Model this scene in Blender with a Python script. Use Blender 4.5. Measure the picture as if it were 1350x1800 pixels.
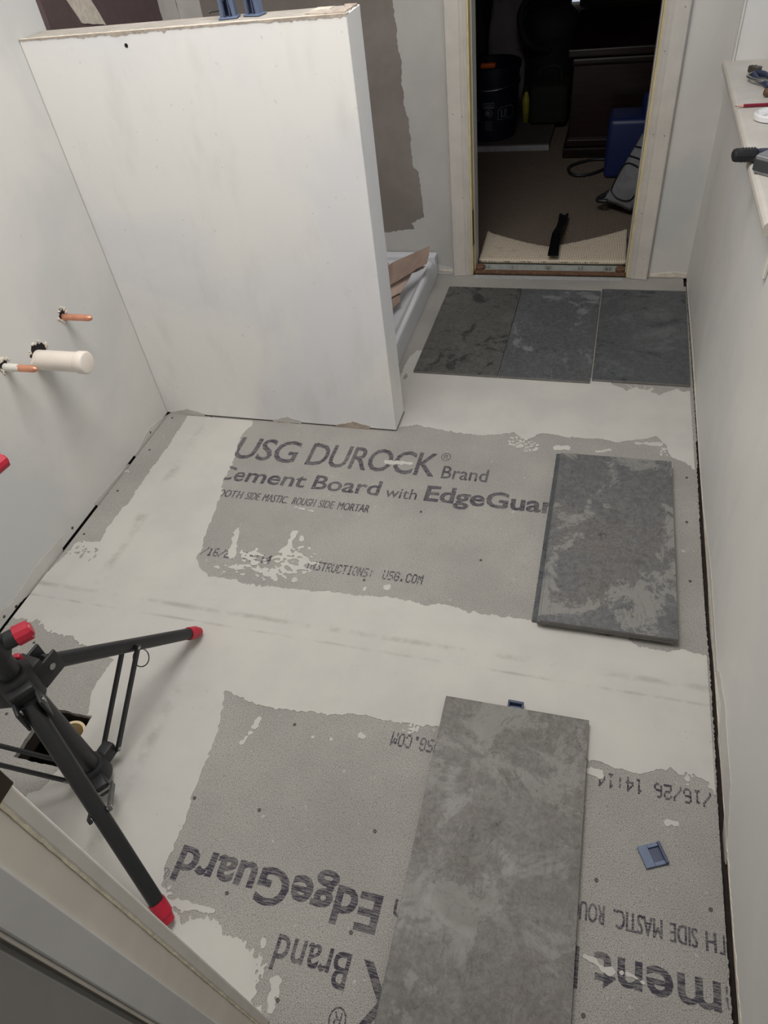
import bpy, bmesh, math, random
import numpy as np
from mathutils import Vector, Matrix, geometry
random.seed(7)
for o in list(bpy.data.objects): bpy.data.objects.remove(o)
SC = bpy.context.scene; COL = SC.collection

# ------------------------------------------------------------------ camera
H = 1.37; F = 1228.157
M = np.array([[0.96053452, 0.25649376, -0.10763077],
              [0.10660123, -0.69683248, -0.7092677],
              [-0.25692336, 0.66980254, -0.6966742]])
cd = bpy.data.cameras.new('camera'); cam = bpy.data.objects.new('camera', cd); COL.objects.link(cam)
mw = Matrix.Identity(4)
for i in range(3):
    mw[i][0] = M[0][i]; mw[i][1] = -M[1][i]; mw[i][2] = -M[2][i]
mw[2][3] = H
cam.matrix_world = mw
cd.sensor_fit = 'VERTICAL'; cd.sensor_height = 36; cd.sensor_width = 27; cd.lens = 36 * F / 1800
cd.clip_start = .02; cd.clip_end = 60
SC.camera = cam

# ------------------------------------------------------------------ world, lights, exposure
W = bpy.data.worlds.new('world'); SC.world = W; W.use_nodes = True
bg = W.node_tree.nodes['Background']; bg.inputs[0].default_value = (.78, .86, 1, 1); bg.inputs[1].default_value = 0.7
def area(name, loc, size, power, color, rot=(0, 0, 0), sy=None):
    l = bpy.data.lights.new(name, 'AREA'); l.energy = power; l.color = color; l.shape = 'RECTANGLE' if sy else 'DISK'
    l.size = size
    if sy: l.size_y = sy
    o = bpy.data.objects.new(name, l); COL.objects.link(o); o.location = loc; o.rotation_euler = rot
    return o
area('ceiling_lamp_light', (-.50, 1.16, 2.335), .95, 28, (1, .966, .948), sy=.95)
SC.view_settings.view_transform = 'Standard'; SC.view_settings.look = 'None'
SC.view_settings.gamma = 1; SC.view_settings.use_curve_mapping = False
SC.view_settings.exposure = 0.0

# ------------------------------------------------------------------ helpers
def at(u, v, z=0.0, x=None, y=None):
    """photo pixel -> world point on the plane z=, x= or y="""
    d = M.T @ np.array([(u - 675) / F, (v - 900) / F, 1.0])
    if x is not None: t = x / d[0]
    elif y is not None: t = y / d[1]
    else: t = (z - H) / d[2]
    return Vector((d[0] * t, d[1] * t, H + d[2] * t))

def mesh_obj(name, bm, mat, parent=None, smooth=False, kind=None):
    me = bpy.data.meshes.new(name)
    if isinstance(bm, tuple): me.from_pydata(*bm)
    else: bm.normal_update(); bm.to_mesh(me); bm.free()
    o = bpy.data.objects.new(name, me); COL.objects.link(o)
    if mat: me.materials.append(mat)
    if parent: o.parent = parent
    if smooth:
        me.polygons.foreach_set('use_smooth', [True] * len(me.polygons))
    if kind: o['kind'] = kind
    return o
def sharp_smooth(o, ang=40):
    me = o.data
    me.polygons.foreach_set('use_smooth', [True] * len(me.polygons))
    bm = bmesh.new(); bm.from_mesh(me)
    for e in bm.edges:
        if len(e.link_faces) == 2 and e.calc_face_angle(0) > math.radians(ang): e.smooth = False
    bm.to_mesh(me); bm.free()
def struct(name, bm, mat, parent=None):
    o = mesh_obj(name, bm, mat, parent)
    if parent is None: o['kind'] = 'structure'
    return o
def thing(name, label, cat, loc=(0, 0, 0), group=None):
    o = bpy.data.objects.new(name, None); COL.objects.link(o); o.location = loc; o.empty_display_size = .05
    return tag(o, label, cat, group)
def tag(o, label, cat, group=None):
    o['label'] = label; o['category'] = cat
    if group: o['group'] = group
    return o
def box(bm, a, b, bev=0, seg=2):
    x0, y0, z0 = a; x1, y1, z1 = b
    r = bmesh.ops.create_cube(bm, size=1, matrix=Matrix.Translation(((x0 + x1) / 2, (y0 + y1) / 2, (z0 + z1) / 2)) @ Matrix.Diagonal((x1 - x0, y1 - y0, z1 - z0, 1)))
    if bev:
        es = list({e for v in r['verts'] for e in v.link_edges})
        bmesh.ops.bevel(bm, geom=es, offset=bev, segments=seg, affect='EDGES', profile=.5)
    return bm
def B(a, b, bev=0, seg=2): return box(bmesh.new(), a, b, bev, seg)
def obox(bm, c, ax, size, bev=0):
    """box with centre c, axes matrix ax (3x3), size"""
    r = bmesh.ops.create_cube(bm, size=1, matrix=Matrix.Translation(c) @ ax.to_4x4() @ Matrix.Diagonal((*size, 1)))
    if bev: bmesh.ops.bevel(bm, geom=list({e for v in r['verts'] for e in v.link_edges}), offset=bev, segments=2, affect='EDGES', profile=.5)
    return bm
def frame(d, up=Vector((0, 0, 1))):
    d = Vector(d).normalized(); s = d.cross(up)
    if s.length < 1e-4: s = Vector((1, 0, 0))
    s.normalize(); u = s.cross(d).normalized()
    return Matrix((s, u, d)).transposed()
def cyl(bm, p0, p1, r0, r1=None, n=24, caps=True):
    p0 = Vector(p0); p1 = Vector(p1); r1 = r0 if r1 is None else r1
    m = Matrix.Translation((p0 + p1) / 2) @ frame(p1 - p0).to_4x4()
    bmesh.ops.create_cone(bm, cap_ends=caps, segments=n, radius1=r0, radius2=r1, depth=(p1 - p0).length, matrix=m)
    return bm
def lathe(bm, prof, c=(0, 0, 0), axis=(0, 0, 1), n=32):
    fr = frame(axis) if Vector(axis).cross(Vector((0, 0, 1))).length > 1e-4 else Matrix.Identity(3)
    rows = []
    for r, h in prof:
        rows.append([bm.verts.new(Vector(c) + fr @ Vector((r * math.cos(2 * math.pi * k / n), r * math.sin(2 * math.pi * k / n), h))) for k in range(n)])
    for a, b in zip(rows, rows[1:]):
        for k in range(n): bm.faces.new((a[k], a[(k + 1) % n], b[(k + 1) % n], b[k]))
    for row, fl in ((rows[0], True), (rows[-1], False)):
        bm.faces.new(row[::-1] if fl else row)
    bmesh.ops.recalc_face_normals(bm, faces=bm.faces[:])
    return bm
def tube(bm, pts, r, n=10, closed=False):
    pts = [Vector(p) for p in pts]; rows = []; N = len(pts)
    for i, p in enumerate(pts):
        a = pts[(i - 1) % N] if (closed or i) else p; b = pts[(i + 1) % N] if (closed or i < N - 1) else p
        fr = frame(b - a); rr = r[i] if isinstance(r, (list, tuple)) else r
        rows.append([bm.verts.new(p + fr @ Vector((rr * math.cos(2 * math.pi * k / n), rr * math.sin(2 * math.pi * k / n), 0))) for k in range(n)])
    pr = list(zip(rows, rows[1:])) + ([(rows[-1], rows[0])] if closed else [])
    for a, b in pr:
        for k in range(n): bm.faces.new((a[k], a[(k + 1) % n], b[(k + 1) % n], b[k]))
    if not closed: bm.faces.new(rows[0][::-1]); bm.faces.new(rows[-1])
    bmesh.ops.recalc_face_normals(bm, faces=bm.faces[:])
    return bm
def spline(pts, n=8):
    pts = [Vector(p) for p in pts]; out = []
    for i in range(len(pts) - 1):
        p0 = pts[max(i - 1, 0)]; p1 = pts[i]; p2 = pts[i + 1]; p3 = pts[min(i + 2, len(pts) - 1)]
        for k in range(n):
            t = k / n
            out.append(.5 * ((2 * p1) + (p2 - p0) * t + (2 * p0 - 5 * p1 + 4 * p2 - p3) * t * t + (3 * p1 - p0 - 3 * p2 + p3) * t ** 3))
    out.append(pts[-1]); return out
def ragged(pts, step=.006, amp=.003, seed=0, closed=True):
    rnd = random.Random(seed); out = []; N = len(pts); ph = 0
    for i in range(N if closed else N - 1):
        a = Vector(pts[i]); b = Vector(pts[(i + 1) % N]); L = (b - a).length; k = max(1, int(L / step))
        d = (b - a).normalized(); nrm = Vector((-d.y, d.x))
        for j in range(k):
            ph = ph * .6 + rnd.uniform(-1, 1) * .7
            out.append(a + (b - a) * j / k + nrm * ph * amp)
    if not closed: out.append(Vector(pts[-1]))
    return out
def sheet(poly, place, thick=.0008):
    """2-D ragged polygon -> thin extruded sheet; place(u,v,h) -> world"""
    tri = geometry.tessellate_polygon([[Vector((p[0], p[1], 0)) for p in poly]])
    n = len(poly); vs = [place(p[0], p[1], thick) for p in poly] + [place(p[0], p[1], -.0002) for p in poly]
    fs = [tuple(t) for t in tri] + [(i, (i + 1) % n, n + (i + 1) % n, n + i) for i in range(n)]
    bm = bmesh.new(); V = [bm.verts.new(v) for v in vs]
    for f in fs:
        try: bm.faces.new([V[i] for i in f])
        except ValueError: pass
    bmesh.ops.recalc_face_normals(bm, faces=bm.faces[:])
    return bm

# ------------------------------------------------------------------ materials
def lin(c): return tuple(((x / 255) / 12.92 if x <= 10 else (((x / 255) + .055) / 1.055) ** 2.4) for x in c)
class NT:
    def __init__(s, name):
        s.m = bpy.data.materials.new(name); s.m.use_nodes = True; s.t = s.m.node_tree; s.n = s.t.nodes
        s.b = s.n['Principled BSDF']; s.co = s.n.new('ShaderNodeTexCoord').outputs['Object']
    def vec(s, scale=(1, 1, 1), rot=(0, 0, 0), loc=(0, 0, 0)):
        n = s.n.new('ShaderNodeMapping'); s.t.links.new(s.co, n.inputs[0])
        n.inputs['Scale'].default_value = scale; n.inputs['Rotation'].default_value = rot; n.inputs['Location'].default_value = loc
        return n.outputs[0]
    def noise(s, scale, detail=4, rough=.6, vec=None, dist=0):
        n = s.n.new('ShaderNodeTexNoise'); s.t.links.new(vec or s.co, n.inputs['Vector'])
        n.inputs['Scale'].default_value = scale; n.inputs['Detail'].default_value = detail
        n.inputs['Roughness'].default_value = rough; n.inputs['Distortion'].default_value = dist
        return n.outputs[0]
    def vor(s, scale, vec=None, feat='F1'):
        n = s.n.new('ShaderNodeTexVoronoi'); n.feature = feat; s.t.links.new(vec or s.co, n.inputs['Vector'])
        n.inputs['Scale'].default_value = scale; return n.outputs[0]
    def wave(s, scale, vec=None, dist=0, dirn='X', detail=2):
        n = s.n.new('ShaderNodeTexWave'); n.bands_direction = dirn; s.t.links.new(vec or s.co, n.inputs['Vector'])
        n.inputs['Scale'].default_value = scale; n.inputs['Distortion'].default_value = dist; n.inputs['Detail'].default_value = detail
        return n.outputs['Fac']
    def ramp(s, f, a, b, lo=0., hi=1.):
        n = s.n.new('ShaderNodeMapRange'); s.t.links.new(f, n.inputs[0]); n.clamp = True; n.interpolation_type = 'SMOOTHSTEP'
        n.inputs[1].default_value = a; n.inputs[2].default_value = b; n.inputs[3].default_value = lo; n.inputs[4].default_value = hi
        return n.outputs[0]
    def math(s, op, a, b=None):
        n = s.n.new('ShaderNodeMath'); n.operation = op
        for i, q in enumerate((a, b)):
            if q is None: continue
            if isinstance(q, (int, float)): n.inputs[i].default_value = q
            else: s.t.links.new(q, n.inputs[i])
        return n.outputs[0]
    def mix(s, f, a, b):
        n = s.n.new('ShaderNodeMix'); n.data_type = 'RGBA'
        if isinstance(f, (int, float)): n.inputs[0].default_value = f
        else: s.t.links.new(f, n.inputs[0])
        for i, q in ((6, a), (7, b)):
            if isinstance(q, tuple): n.inputs[i].default_value = (*q[:3], 1)
            else: s.t.links.new(q, n.inputs[i])
        return n.outputs[2]
    def sep(s):
        n = s.n.new('ShaderNodeSeparateXYZ'); s.t.links.new(s.co, n.inputs[0]); return n.outputs
    def bump(s, h, strength=.2, dist=.001):
        n = s.n.new('ShaderNodeBump'); n.inputs['Strength'].default_value = strength; n.inputs['Distance'].default_value = dist
        s.t.links.new(h, n.inputs['Height']); s.t.links.new(n.outputs[0], s.b.inputs['Normal'])
    def done(s, color, rough=.6, metal=0, spec=.5):
        if isinstance(color, tuple): s.b.inputs['Base Color'].default_value = (*color[:3], 1)
        else: s.t.links.new(color, s.b.inputs['Base Color'])
        if isinstance(rough, (int, float)): s.b.inputs['Roughness'].default_value = rough
        else: s.t.links.new(rough, s.b.inputs['Roughness'])
        s.b.inputs['Metallic'].default_value = metal; s.b.inputs['Specular IOR Level'].default_value = spec
        return s.m
def simple(name, rgb, rough=.5, metal=0, var=.12, scale=30, bump=.1, spec=.5):
    k = NT(name); c = lin(rgb); n = k.noise(scale, 4)
    if bump: k.bump(k.noise(scale * 6, 3), bump, .0005)
    return k.done(k.mix(k.ramp(n, .3, .7), tuple(x * (1 - var) for x in c), tuple(min(1, x * (1 + var)) for x in c)), rough, metal, spec)

def wall_mat(name, a=(222, 221, 216), b=(208, 209, 208), seed=0):
    k = NT(name)
    n = k.noise(1.9, 5, .55, k.vec(loc=(seed, 0, 0)), .4); f = k.ramp(n, .42, .62)
    st = k.noise(9, 4, .6, k.vec(scale=(1, 1, .35), loc=(seed, 3, 0)))
    c = k.mix(f, lin(a), lin(b)); c = k.mix(k.ramp(st, .5, .75, 0, .3), c, lin((205, 204, 200)))
    sp = k.ramp(k.noise(60, 2, .5), .72, .78, 0, .25); c = k.mix(sp, c, lin((165, 163, 158)))
    k.bump(k.noise(140, 4), .12, .0006)
    return k.done(c, k.ramp(n, .4, .6, .45, .62), 0, .35)
M_WALL = wall_mat('wall_paint', (208, 207, 203), (196, 197, 196)); M_WALL2 = wall_mat('half_wall_paint', (238, 237, 234), (229, 230, 233), 4)
M_WALLR = wall_mat('right_wall_paint', (222, 220, 215), (212, 212, 210), 9)
M_BACK = wall_mat('primed_back_wall', (206, 204, 199), (192, 193, 191), 2)
M_CEIL = simple('ceiling_paint', (225, 224, 220), .8)

def drywall_mat():
    k = NT('bare_drywall_paper'); n = k.noise(5, 5, .6)
    k.bump(k.noise(300, 3), .1, .0004)
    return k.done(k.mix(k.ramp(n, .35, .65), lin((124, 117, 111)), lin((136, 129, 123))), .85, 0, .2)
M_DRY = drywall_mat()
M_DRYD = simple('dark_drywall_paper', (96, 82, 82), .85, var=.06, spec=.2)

def mud_mat():
    k = NT('joint_compound')
    n = k.noise(5, 6, .6); c = k.mix(k.ramp(n, .35, .68), lin((188, 186, 180)), lin((179, 178, 174)))
    st = k.noise(14, 5, .65, k.vec(scale=(.25, 1, 1))); c = k.mix(k.ramp(st, .55, .8, 0, .35), c, lin((176, 172, 164)))
    # trowel and tape marks along the board joints, put into the colour as darker streaks
    s = k.sep()
    def band(o, c0, w):
        return k.ramp(k.math('ABSOLUTE', k.math('SUBTRACT', o, c0)), 0, w, 1, 0)
    br = k.ramp(k.noise(7, 4, .7, k.vec(loc=(3, 1, 0))), .42, .62)
    f1 = k.math('MULTIPLY', k.math('MULTIPLY', band(s[0], -1.215, .028), k.math('GREATER_THAN', s[1], .93)), br)
    f2 = k.math('MULTIPLY', band(s[1], .905, .012), br)
    f3 = k.math('MULTIPLY', k.math('MULTIPLY', band(s[0], -.835, .025), k.math('LESS_THAN', s[1], .7)), br)
    f4 = k.math('MULTIPLY', band(s[1], .865, .006), br)
    f = k.math('MAXIMUM', k.math('MAXIMUM', f1, f2), k.math('MAXIMUM', f3, f4))
    c = k.mix(k.math('MULTIPLY', f, .45), c, lin((128, 126, 120)))
    sp = k.ramp(k.noise(90, 2, .5), .74, .79, 0, .6); c = k.mix(sp, c, lin((120, 114, 106)))
    sc = k.ramp(k.noise(22, 5, .7, k.vec(rot=(0, 0, .9), scale=(1, .2, 1)), 1.2), .68, .76, 0, .35); c = k.mix(sc, c, lin((150, 146, 138)))
    k.bump(k.noise(40, 5), .18, .001)
    return k.done(c, .8, 0, .25)
M_MUD = mud_mat()
def cement_nodes(k):
    n = k.noise(3, 4); c = k.mix(k.ramp(n, .3, .7), lin((158, 156, 151)), lin((174, 172, 166)))
    g = k.noise(620, 2, .7); c = k.mix(k.ramp(g, .36, .58, .75, 0), c, lin((92, 90, 87)))
    d = k.ramp(k.vor(390), .1, .36, 1, 0); d2 = k.math('MULTIPLY', d, k.ramp(k.noise(210, 2), .48, .60, 0, .9)); c = k.mix(d2, c, lin((62, 60, 58)))
    w = k.ramp(k.noise(55, 3, .6, k.vec(loc=(5, 5, 0))), .66, .74, 0, .5); c = k.mix(w, c, lin((196, 193, 186)))
    return c, g
def cement_mat():
    k = NT('cement_board'); c, g = cement_nodes(k); k.bump(g, .35, .0008); return k.done(c, .92, 0, .2)
def ink_mat():
    k = NT('printing_ink'); c, g = cement_nodes(k)
    s = k.noise(1, 4, .65, k.vec(scale=(45, 420, 1))); t = k.noise(14, 4)
    f = k.math('ADD', k.ramp(s, .40, .56), k.ramp(t, .3, .7, -.25, .35))
    f = k.math('MINIMUM', k.math('MAXIMUM', f, .58), .98)
    return k.done(k.mix(f, c, lin((58, 55, 66))), .85, 0, .2)
M_CEM = cement_mat(); M_INK = ink_mat()
M_SUB = simple('subfloor_plywood', (40, 32, 27), .9, var=.3)
M_DARK = simple('dark_void', (22, 18, 16), .95)

def tile_mat(name, base, light, dark, seed, brown=(88, 78, 70), lp=(.5, .62), dp=(.62, .72), sc=1.0):
    k = NT(name); v = k.vec(loc=(seed * 3.1, seed * 1.7, seed))
    n1 = k.noise(5.5 * sc, 14, .74, v, .5); n2 = k.noise(9 * sc, 12, .74, k.vec(loc=(seed, seed * 2.3, 5)), .8)
    n3 = k.noise(70, 8, .78, v); n6 = k.noise(28, 10, .8, k.vec(loc=(2, seed, 7)), 1.5); n4 = k.noise(3.2, 5, .6, k.vec(loc=(9, seed, 2)))
    vein = k.noise(11 * sc, 6, .6, k.vec(scale=(1, .45, 1), rot=(0, 0, .5), loc=(seed, 0, seed)), 2.0)
    c = k.mix(k.ramp(n3, .36, .64), tuple(x * .84 for x in lin(base)), tuple(x * 1.28 for x in lin(base)))
    c = k.mix(k.ramp(n4, .45, .7, 0, .45), c, lin(brown))
    c = k.mix(k.ramp(n1, lp[0], lp[1], 0, .75), c, lin(light))
    c = k.mix(k.ramp(n2, dp[0], dp[1], 0, .8), c, lin(dark))
    c = k.mix(k.ramp(k.math('ABSOLUTE', k.math('SUBTRACT', vein, .5)), 0, .012, .4, 0), c, lin(dark))
    c = k.mix(k.math('MULTIPLY', k.ramp(n3, .55, .75), k.ramp(n1, .4, .6, 0, .5)), c, lin(light))
    th = k.math('ABSOLUTE', k.math('SUBTRACT', n6, .5)); c = k.mix(k.math('MULTIPLY', k.ramp(th, 0, .02, .7, 0), k.ramp(n4, .4, .6)), c, lin(light))
    c = k.mix(k.ramp(n6, .61, .66, 0, .75), c, lin(dark))
    k.bump(k.math('ADD', n1, k.math('MULTIPLY', n3, .3)), .35, .0012)
    return k.done(c, k.ramp(n2, .3, .7, .42, .62), 0, .4)
M_EDGE = simple('tile_edge_body', (118, 116, 113), .75, var=.1, scale=80)

M_BLACK = simple('black_coated_metal', (24, 25, 28), .42, .0, .1, 20, .05)
M_BLACKP = simple('black_plastic', (26, 27, 30), .5, 0, .1, 30, .1)
M_RED = simple('red_plastic', (176, 24, 52), .4, 0, .08, 20, .05)
M_STEEL = simple('steel', (170, 170, 170), .3, 1, .1, 50, .05)
M_GREYM = simple('grey_worn_metal', (88, 88, 86), .5, .4, .15, 30)
M_COPPER = simple('copper', (222, 158, 130), .4, .7, .15, 25, .1)
M_PVC = simple('white_pvc', (226, 218, 208), .35, 0, .04, 12, .03)
M_PVCC = simple('cream_pvc', (214, 196, 160), .4, 0, .05, 12, .03)
M_TRIM = simple('painted_trim', (196, 191, 183), .5, 0, .05, 14, .15)
M_TRIM2 = simple('white_trim_paint', (220, 217, 210), .45, 0, .05, 14, .1)
M_JAMBY = simple('yellowed_wood_edge', (205, 190, 140), .6, 0, .12, 20)
M_BRONZE = simple('bronze_plate', (66, 56, 44), .45, .5, .15, 30)
M_BLUEP = simple('slate_blue_plastic', (92, 106, 132), .45, 0, .08, 40, .1)
M_BLUED = simple('navy_plastic', (58, 66, 92), .45, 0, .08, 40, .1)
M_KRAFT = simple('kraft_cardboard', (140, 120, 108), .85, 0, .1, 12, .15)
M_KRAFTG = simple('pale_cardboard_back', (170, 150, 138), .85, 0, .1, 12, .15)
M_TRAY = simple('acrylic_tray', (206, 208, 212), .22, 0, .02, 8, 0)
M_PAPER = simple('torn_drywall_paper', (172, 160, 148), .9, 0, .2, 60, .3)
M_GYP = simple('gypsum_edge', (208, 200, 186), .9, 0, .12, 50, .3)
M_PLATE = simple('half_wall_top_plate', (172, 166, 158), .85, 0, .12, 14, .3)
M_MUDW = simple('dried_wall_mud', (196, 193, 188), .8, 0, .07, 9, .2)

# =================================================================== SETTING
XL, XR, YB = -1.385, .332, 2.742
PY0, PY1, PX, PH = 1.676, 1.778, -.56, 1.10
# --- floor: plywood deck with a hole for the drain, boards on top
HX0, HX1, HY0, HY1 = -1.125, -1.0, .447, .572
bm = bmesh.new(); Z0, Z1 = -.05, -.0131
for a, b in (((-1.6, -.2), (HX0, 2.90)), ((HX1, -.2), (.5, 2.90)), ((HX0, -.2), (HX1, HY0)), ((HX0, HY1), (HX1, 2.90))):
    box(bm, (a[0], a[1], Z0), (b[0], b[1], Z1))
floor = struct('floor', bm, M_SUB)
def board(x0, y0, x1, y1, hole=None):
    bm = bmesh.new(); z0, z1 = -.0130, 0
    if hole:
        hx0, hx1, hy0, hy1 = hole
        pts = [(x0, y0), (x1, y0), (x1, y1), (x0, y1)]; hp = ragged([(hx0, hy0), (hx1, hy0), (hx1, hy1), (hx0, hy1)], .008, .0016, 3)
        allp = [Vector(p) for p in pts] + hp
        ed = [(i, (i + 1) % 4) for i in range(4)] + [(4 + i, 4 + (i + 1) % len(hp)) for i in range(len(hp))]
        V, E, Fc, *_ = geometry.delaunay_2d_cdt(allp, ed, [], 0, 1e-6)
        def from_hole(c):
            r = False
            for i in range(len(hp)):
                p, q = hp[i], hp[(i + 1) % len(hp)]
                if (p.y > c.y) != (q.y > c.y) and c.x < p.x + (q.x - p.x) * (c.y - p.y) / (q.y - p.y): r = not r
            return r
        top = [bm.verts.new((v.x, v.y, z1)) for v in V]; bot = [bm.verts.new((v.x, v.y, z0)) for v in V]
        cnt = {}
        for f in Fc:
            c = sum((V[i] for i in f), Vector((0, 0))) / len(f)
            if from_hole(c): continue
            bm.faces.new([top[i] for i in f])
            for i in range(len(f)):
                e = (f[i], f[(i + 1) % len(f)]); cnt[e] = 1
        for (a, b) in cnt:
            if (b, a) not in cnt: bm.faces.new((top[b], top[a], bot[a], bot[b]))
    else: box(bm, (x0, y0, z0), (x1, y1, z1), .0012, 1)
    return mesh_obj('cement_board', bm, M_CEM, floor)
BX0, BX1 = -1.3795, .3225
b_far = board(-.66, 1.818, BX1, 2.742)
b_mid = board(-1.214, .906, BX1, 1.816)
b_left = board(BX0, .906, -1.217, 1.816)
b_front = board(-.832, -.05, BX1, .903)
b_drain = board(BX0, .139, -.835, .903, (HX0, HX1, HY0, HY1))
struct_void = mesh_obj('drain_cavity', B((-1.16, .41, -.32), (-.96, .61, -.051)), M_DARK, floor)
bpy.data.objects.remove(struct_void)
bm = bmesh.new()
for a, b in (((-1.17, .40, -.3), (-1.16, .62, -.0505)), ((-.965, .40, -.3), (-.955, .62, -.0505)), ((-1.17, .40, -.3), (-.955, .41, -.0505)), ((-1.17, .61, -.3), (-.955, .62, -.0505)), ((-1.17, .4, -.31), (-.955, .62, -.3))):
    box(bm, a, b)
mesh_obj('joist_cavity', bm, M_DARK, floor)
# drain pipe in the hole
dp = thing('drain_pipe', 'cream plastic drain pipe standing in the square hole in the floor', 'pipe', (-1.037, .528, -.3))
bm = bmesh.new(); n = 40
prof = [(.028, .28), (.034, .28), (.0345, .275), (.0345, .0), (.028, .0)]
lathe(bm, prof[:], (0, 0, 0)); bm2 = bmesh.new()
bm.free(); bm = bmesh.new()
rows = []
for r, h in ((.0285, .02), (.0285, .283), (.0345, .283), (.0345, .24), (.0385, .24), (.0385, .0), (.0285, .0)):
    rows.append([bm.verts.new((r * math.cos(6.28319 * k / n), r * math.sin(6.28319 * k / n), h)) for k in range(n)])
for a, b in zip(rows, rows[1:]):
    for k in range(n): bm.faces.new((a[k], a[(k + 1) % n], b[(k + 1) % n], b[k]))
bmesh.ops.recalc_face_normals(bm, faces=bm.faces[:])
sharp_smooth(mesh_obj('pipe_body', bm, M_PVCC, dp))

# --- joint compound over the board joints
px = lambda L: [tuple(at(u, v)[:2]) for u, v in L]
G = {}
G['left'] = px([(297, 720), (331, 729), (317, 753), (301, 777), (279, 807), (272, 817), (256, 839), (240, 863), (229, 881), (208, 903), (195, 921), (176, 951), (165, 953), (144, 951), (133, 956), (117, 975), (88, 1001), (66, 1024), (40, 1045)])
G['drain'] = px([(-60, 1170), (24, 1085), (40, 1089), (68, 1092), (71, 1099), (85, 1108), (118, 1117), (157, 1136), (201, 1160), (190, 1171), (175, 1192), (164, 1216), (157, 1240), (154, 1264), (133, 1300), (112, 1340), (91, 1372), (73, 1384), (58, 1393), (46, 1403), (40, 1412), (5, 1440), (-60, 1480)])
G['mid'] = px([(444, 738), (443, 748), (425, 764), (417, 785), (410, 812), (404, 827), (394, 846), (388, 869), (383, 885), (373, 908), (362, 939), (354, 966), (346, 981), (350, 998), (369, 1014), (400, 1016), (427, 1025), (466, 1031), (508, 1035), (550, 1039), (589, 1041), (627, 1047), (670, 1049), (708, 1054), (751, 1064), (774, 1060), (820, 1075), (880, 1084), (939, 1090), (969, 1098), (1004, 1104), (1034, 1110), (1070, 1118), (1111, 1118), (1105, 1127), (1132, 1139), (1170, 1145), (1200, 1142), (1230, 1151), (1260, 1156), (1240, 825), (1221, 825), (1203, 813), (1185, 806), (1176, 798), (1172, 784), (1153, 767), (1135, 772), (1105, 775), (1081, 778), (1064, 773), (1040, 771), (998, 769), (963, 763), (944, 763), (935, 770), (924, 775), (904, 761), (863, 766), (830, 765), (794, 759), (761, 753), (733, 747), (716, 749), (700, 753), (690, 735)])
G['front'] = px([(395, 1211), (413, 1221), (446, 1235), (482, 1247), (535, 1251), (596, 1257), (641, 1257), (674, 1268), (714, 1270), (771, 1278), (860, 1300), (950, 1320), (1032, 1335), (1060, 1340), (1090, 1352), (1113, 1358), (1137, 1360), (1160, 1350), (1177, 1353), (1197, 1363), (1220, 1363), (1238, 1372), (1247, 1387), (1262, 1402), (1300, 2000), (560, 2000), (466, 1800), (466, 1783), (450, 1759), (458, 1722), (466, 1697), (446, 1677), (425, 1653), (401, 1649), (376, 1620), (356, 1616), (319, 1624), (303, 1591), (295, 1571), (287, 1547), (299, 1510), (315, 1465), (331, 1424), (348, 1376), (364, 1335), (376, 1306), (389, 1261), (393, 1233)])
G['far'] = px([(766, 480), (690, 655), (690, 700), (698, 672), (704, 660), (711, 645), (720, 628), (733, 616), (745, 617), (746, 640), (1060, 668), (1075, 673), (1099, 688), (1120, 682), (1148, 690), (1160, 696), (1169, 690), (1189, 684), (1200, 690), (1240, 684), (1225, 480)])
DX = .0024; gx = np.arange(BX0 + .0005, BX1 - .0005, DX); gy = np.arange(-.045, 2.735, DX)
PXg, PYg = np.meshgrid(gx, gy, indexing='ij')
def sdf(poly, X, Y):
    d = np.full(X.shape, 1e9); s = np.ones(X.shape); N = len(poly)
    for i in range(N):
        ax, ay = poly[i]; bx, by = poly[(i + 1) % N]; ex, ey = bx - ax, by - ay
        wx, wy = X - ax, Y - ay; t = np.clip((wx * ex + wy * ey) / (ex * ex + ey * ey + 1e-12), 0, 1)
        d = np.minimum(d, (wx - ex * t) ** 2 + (wy - ey * t) ** 2)
        c1 = Y >= ay; c2 = Y < by; c3 = ex * wy > ey * wx
        fl = (c1 & c2 & c3) | (~c1 & ~c2 & ~c3); s = np.where(fl, -s, s)
    return s * np.sqrt(d)
def vnoise(X, Y, cell, seed):
    rs = np.random.RandomState(seed); g = rs.rand(1100, 1100) * 2 - 1
    u = (X + 2) / cell[0]; v = (Y + 2) / cell[1]; i = np.floor(u).astype(int) % 1099; j = np.floor(v).astype(int) % 1099
    fu = u - np.floor(u); fv = v - np.floor(v); fu = fu * fu * (3 - 2 * fu); fv = fv * fv * (3 - 2 * fv)
    return (g[i, j] * (1 - fu) + g[i + 1, j] * fu) * (1 - fv) + (g[i, j + 1] * (1 - fu) + g[i + 1, j + 1] * fu) * fv
fld = np.full(PXg.shape, 1e9)
for nm, pl in G.items():
    x0 = min(p[0] for p in pl) - .08; x1 = max(p[0] for p in pl) + .08; y0 = min(p[1] for p in pl) - .08; y1 = max(p[1] for p in pl) + .08
    i0, i1 = np.searchsorted(gx, (x0, x1)); j0, j1 = np.searchsorted(gy, (y0, y1))
    sub = sdf(pl, PXg[i0:i1, j0:j1], PYg[i0:i1, j0:j1]); fld[i0:i1, j0:j1] = np.minimum(fld[i0:i1, j0:j1], sub)
nz = vnoise(PXg, PYg, (.022, .022), 1) * .5 + vnoise(PXg, PYg, (.009, .009), 2) * .6 + vnoise(PXg, PYg, (.0045, .007), 3) * .55
amp = .0042 + .004 * np.clip(vnoise(PXg, PYg, (.12, .12), 9), 0, 1)
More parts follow.
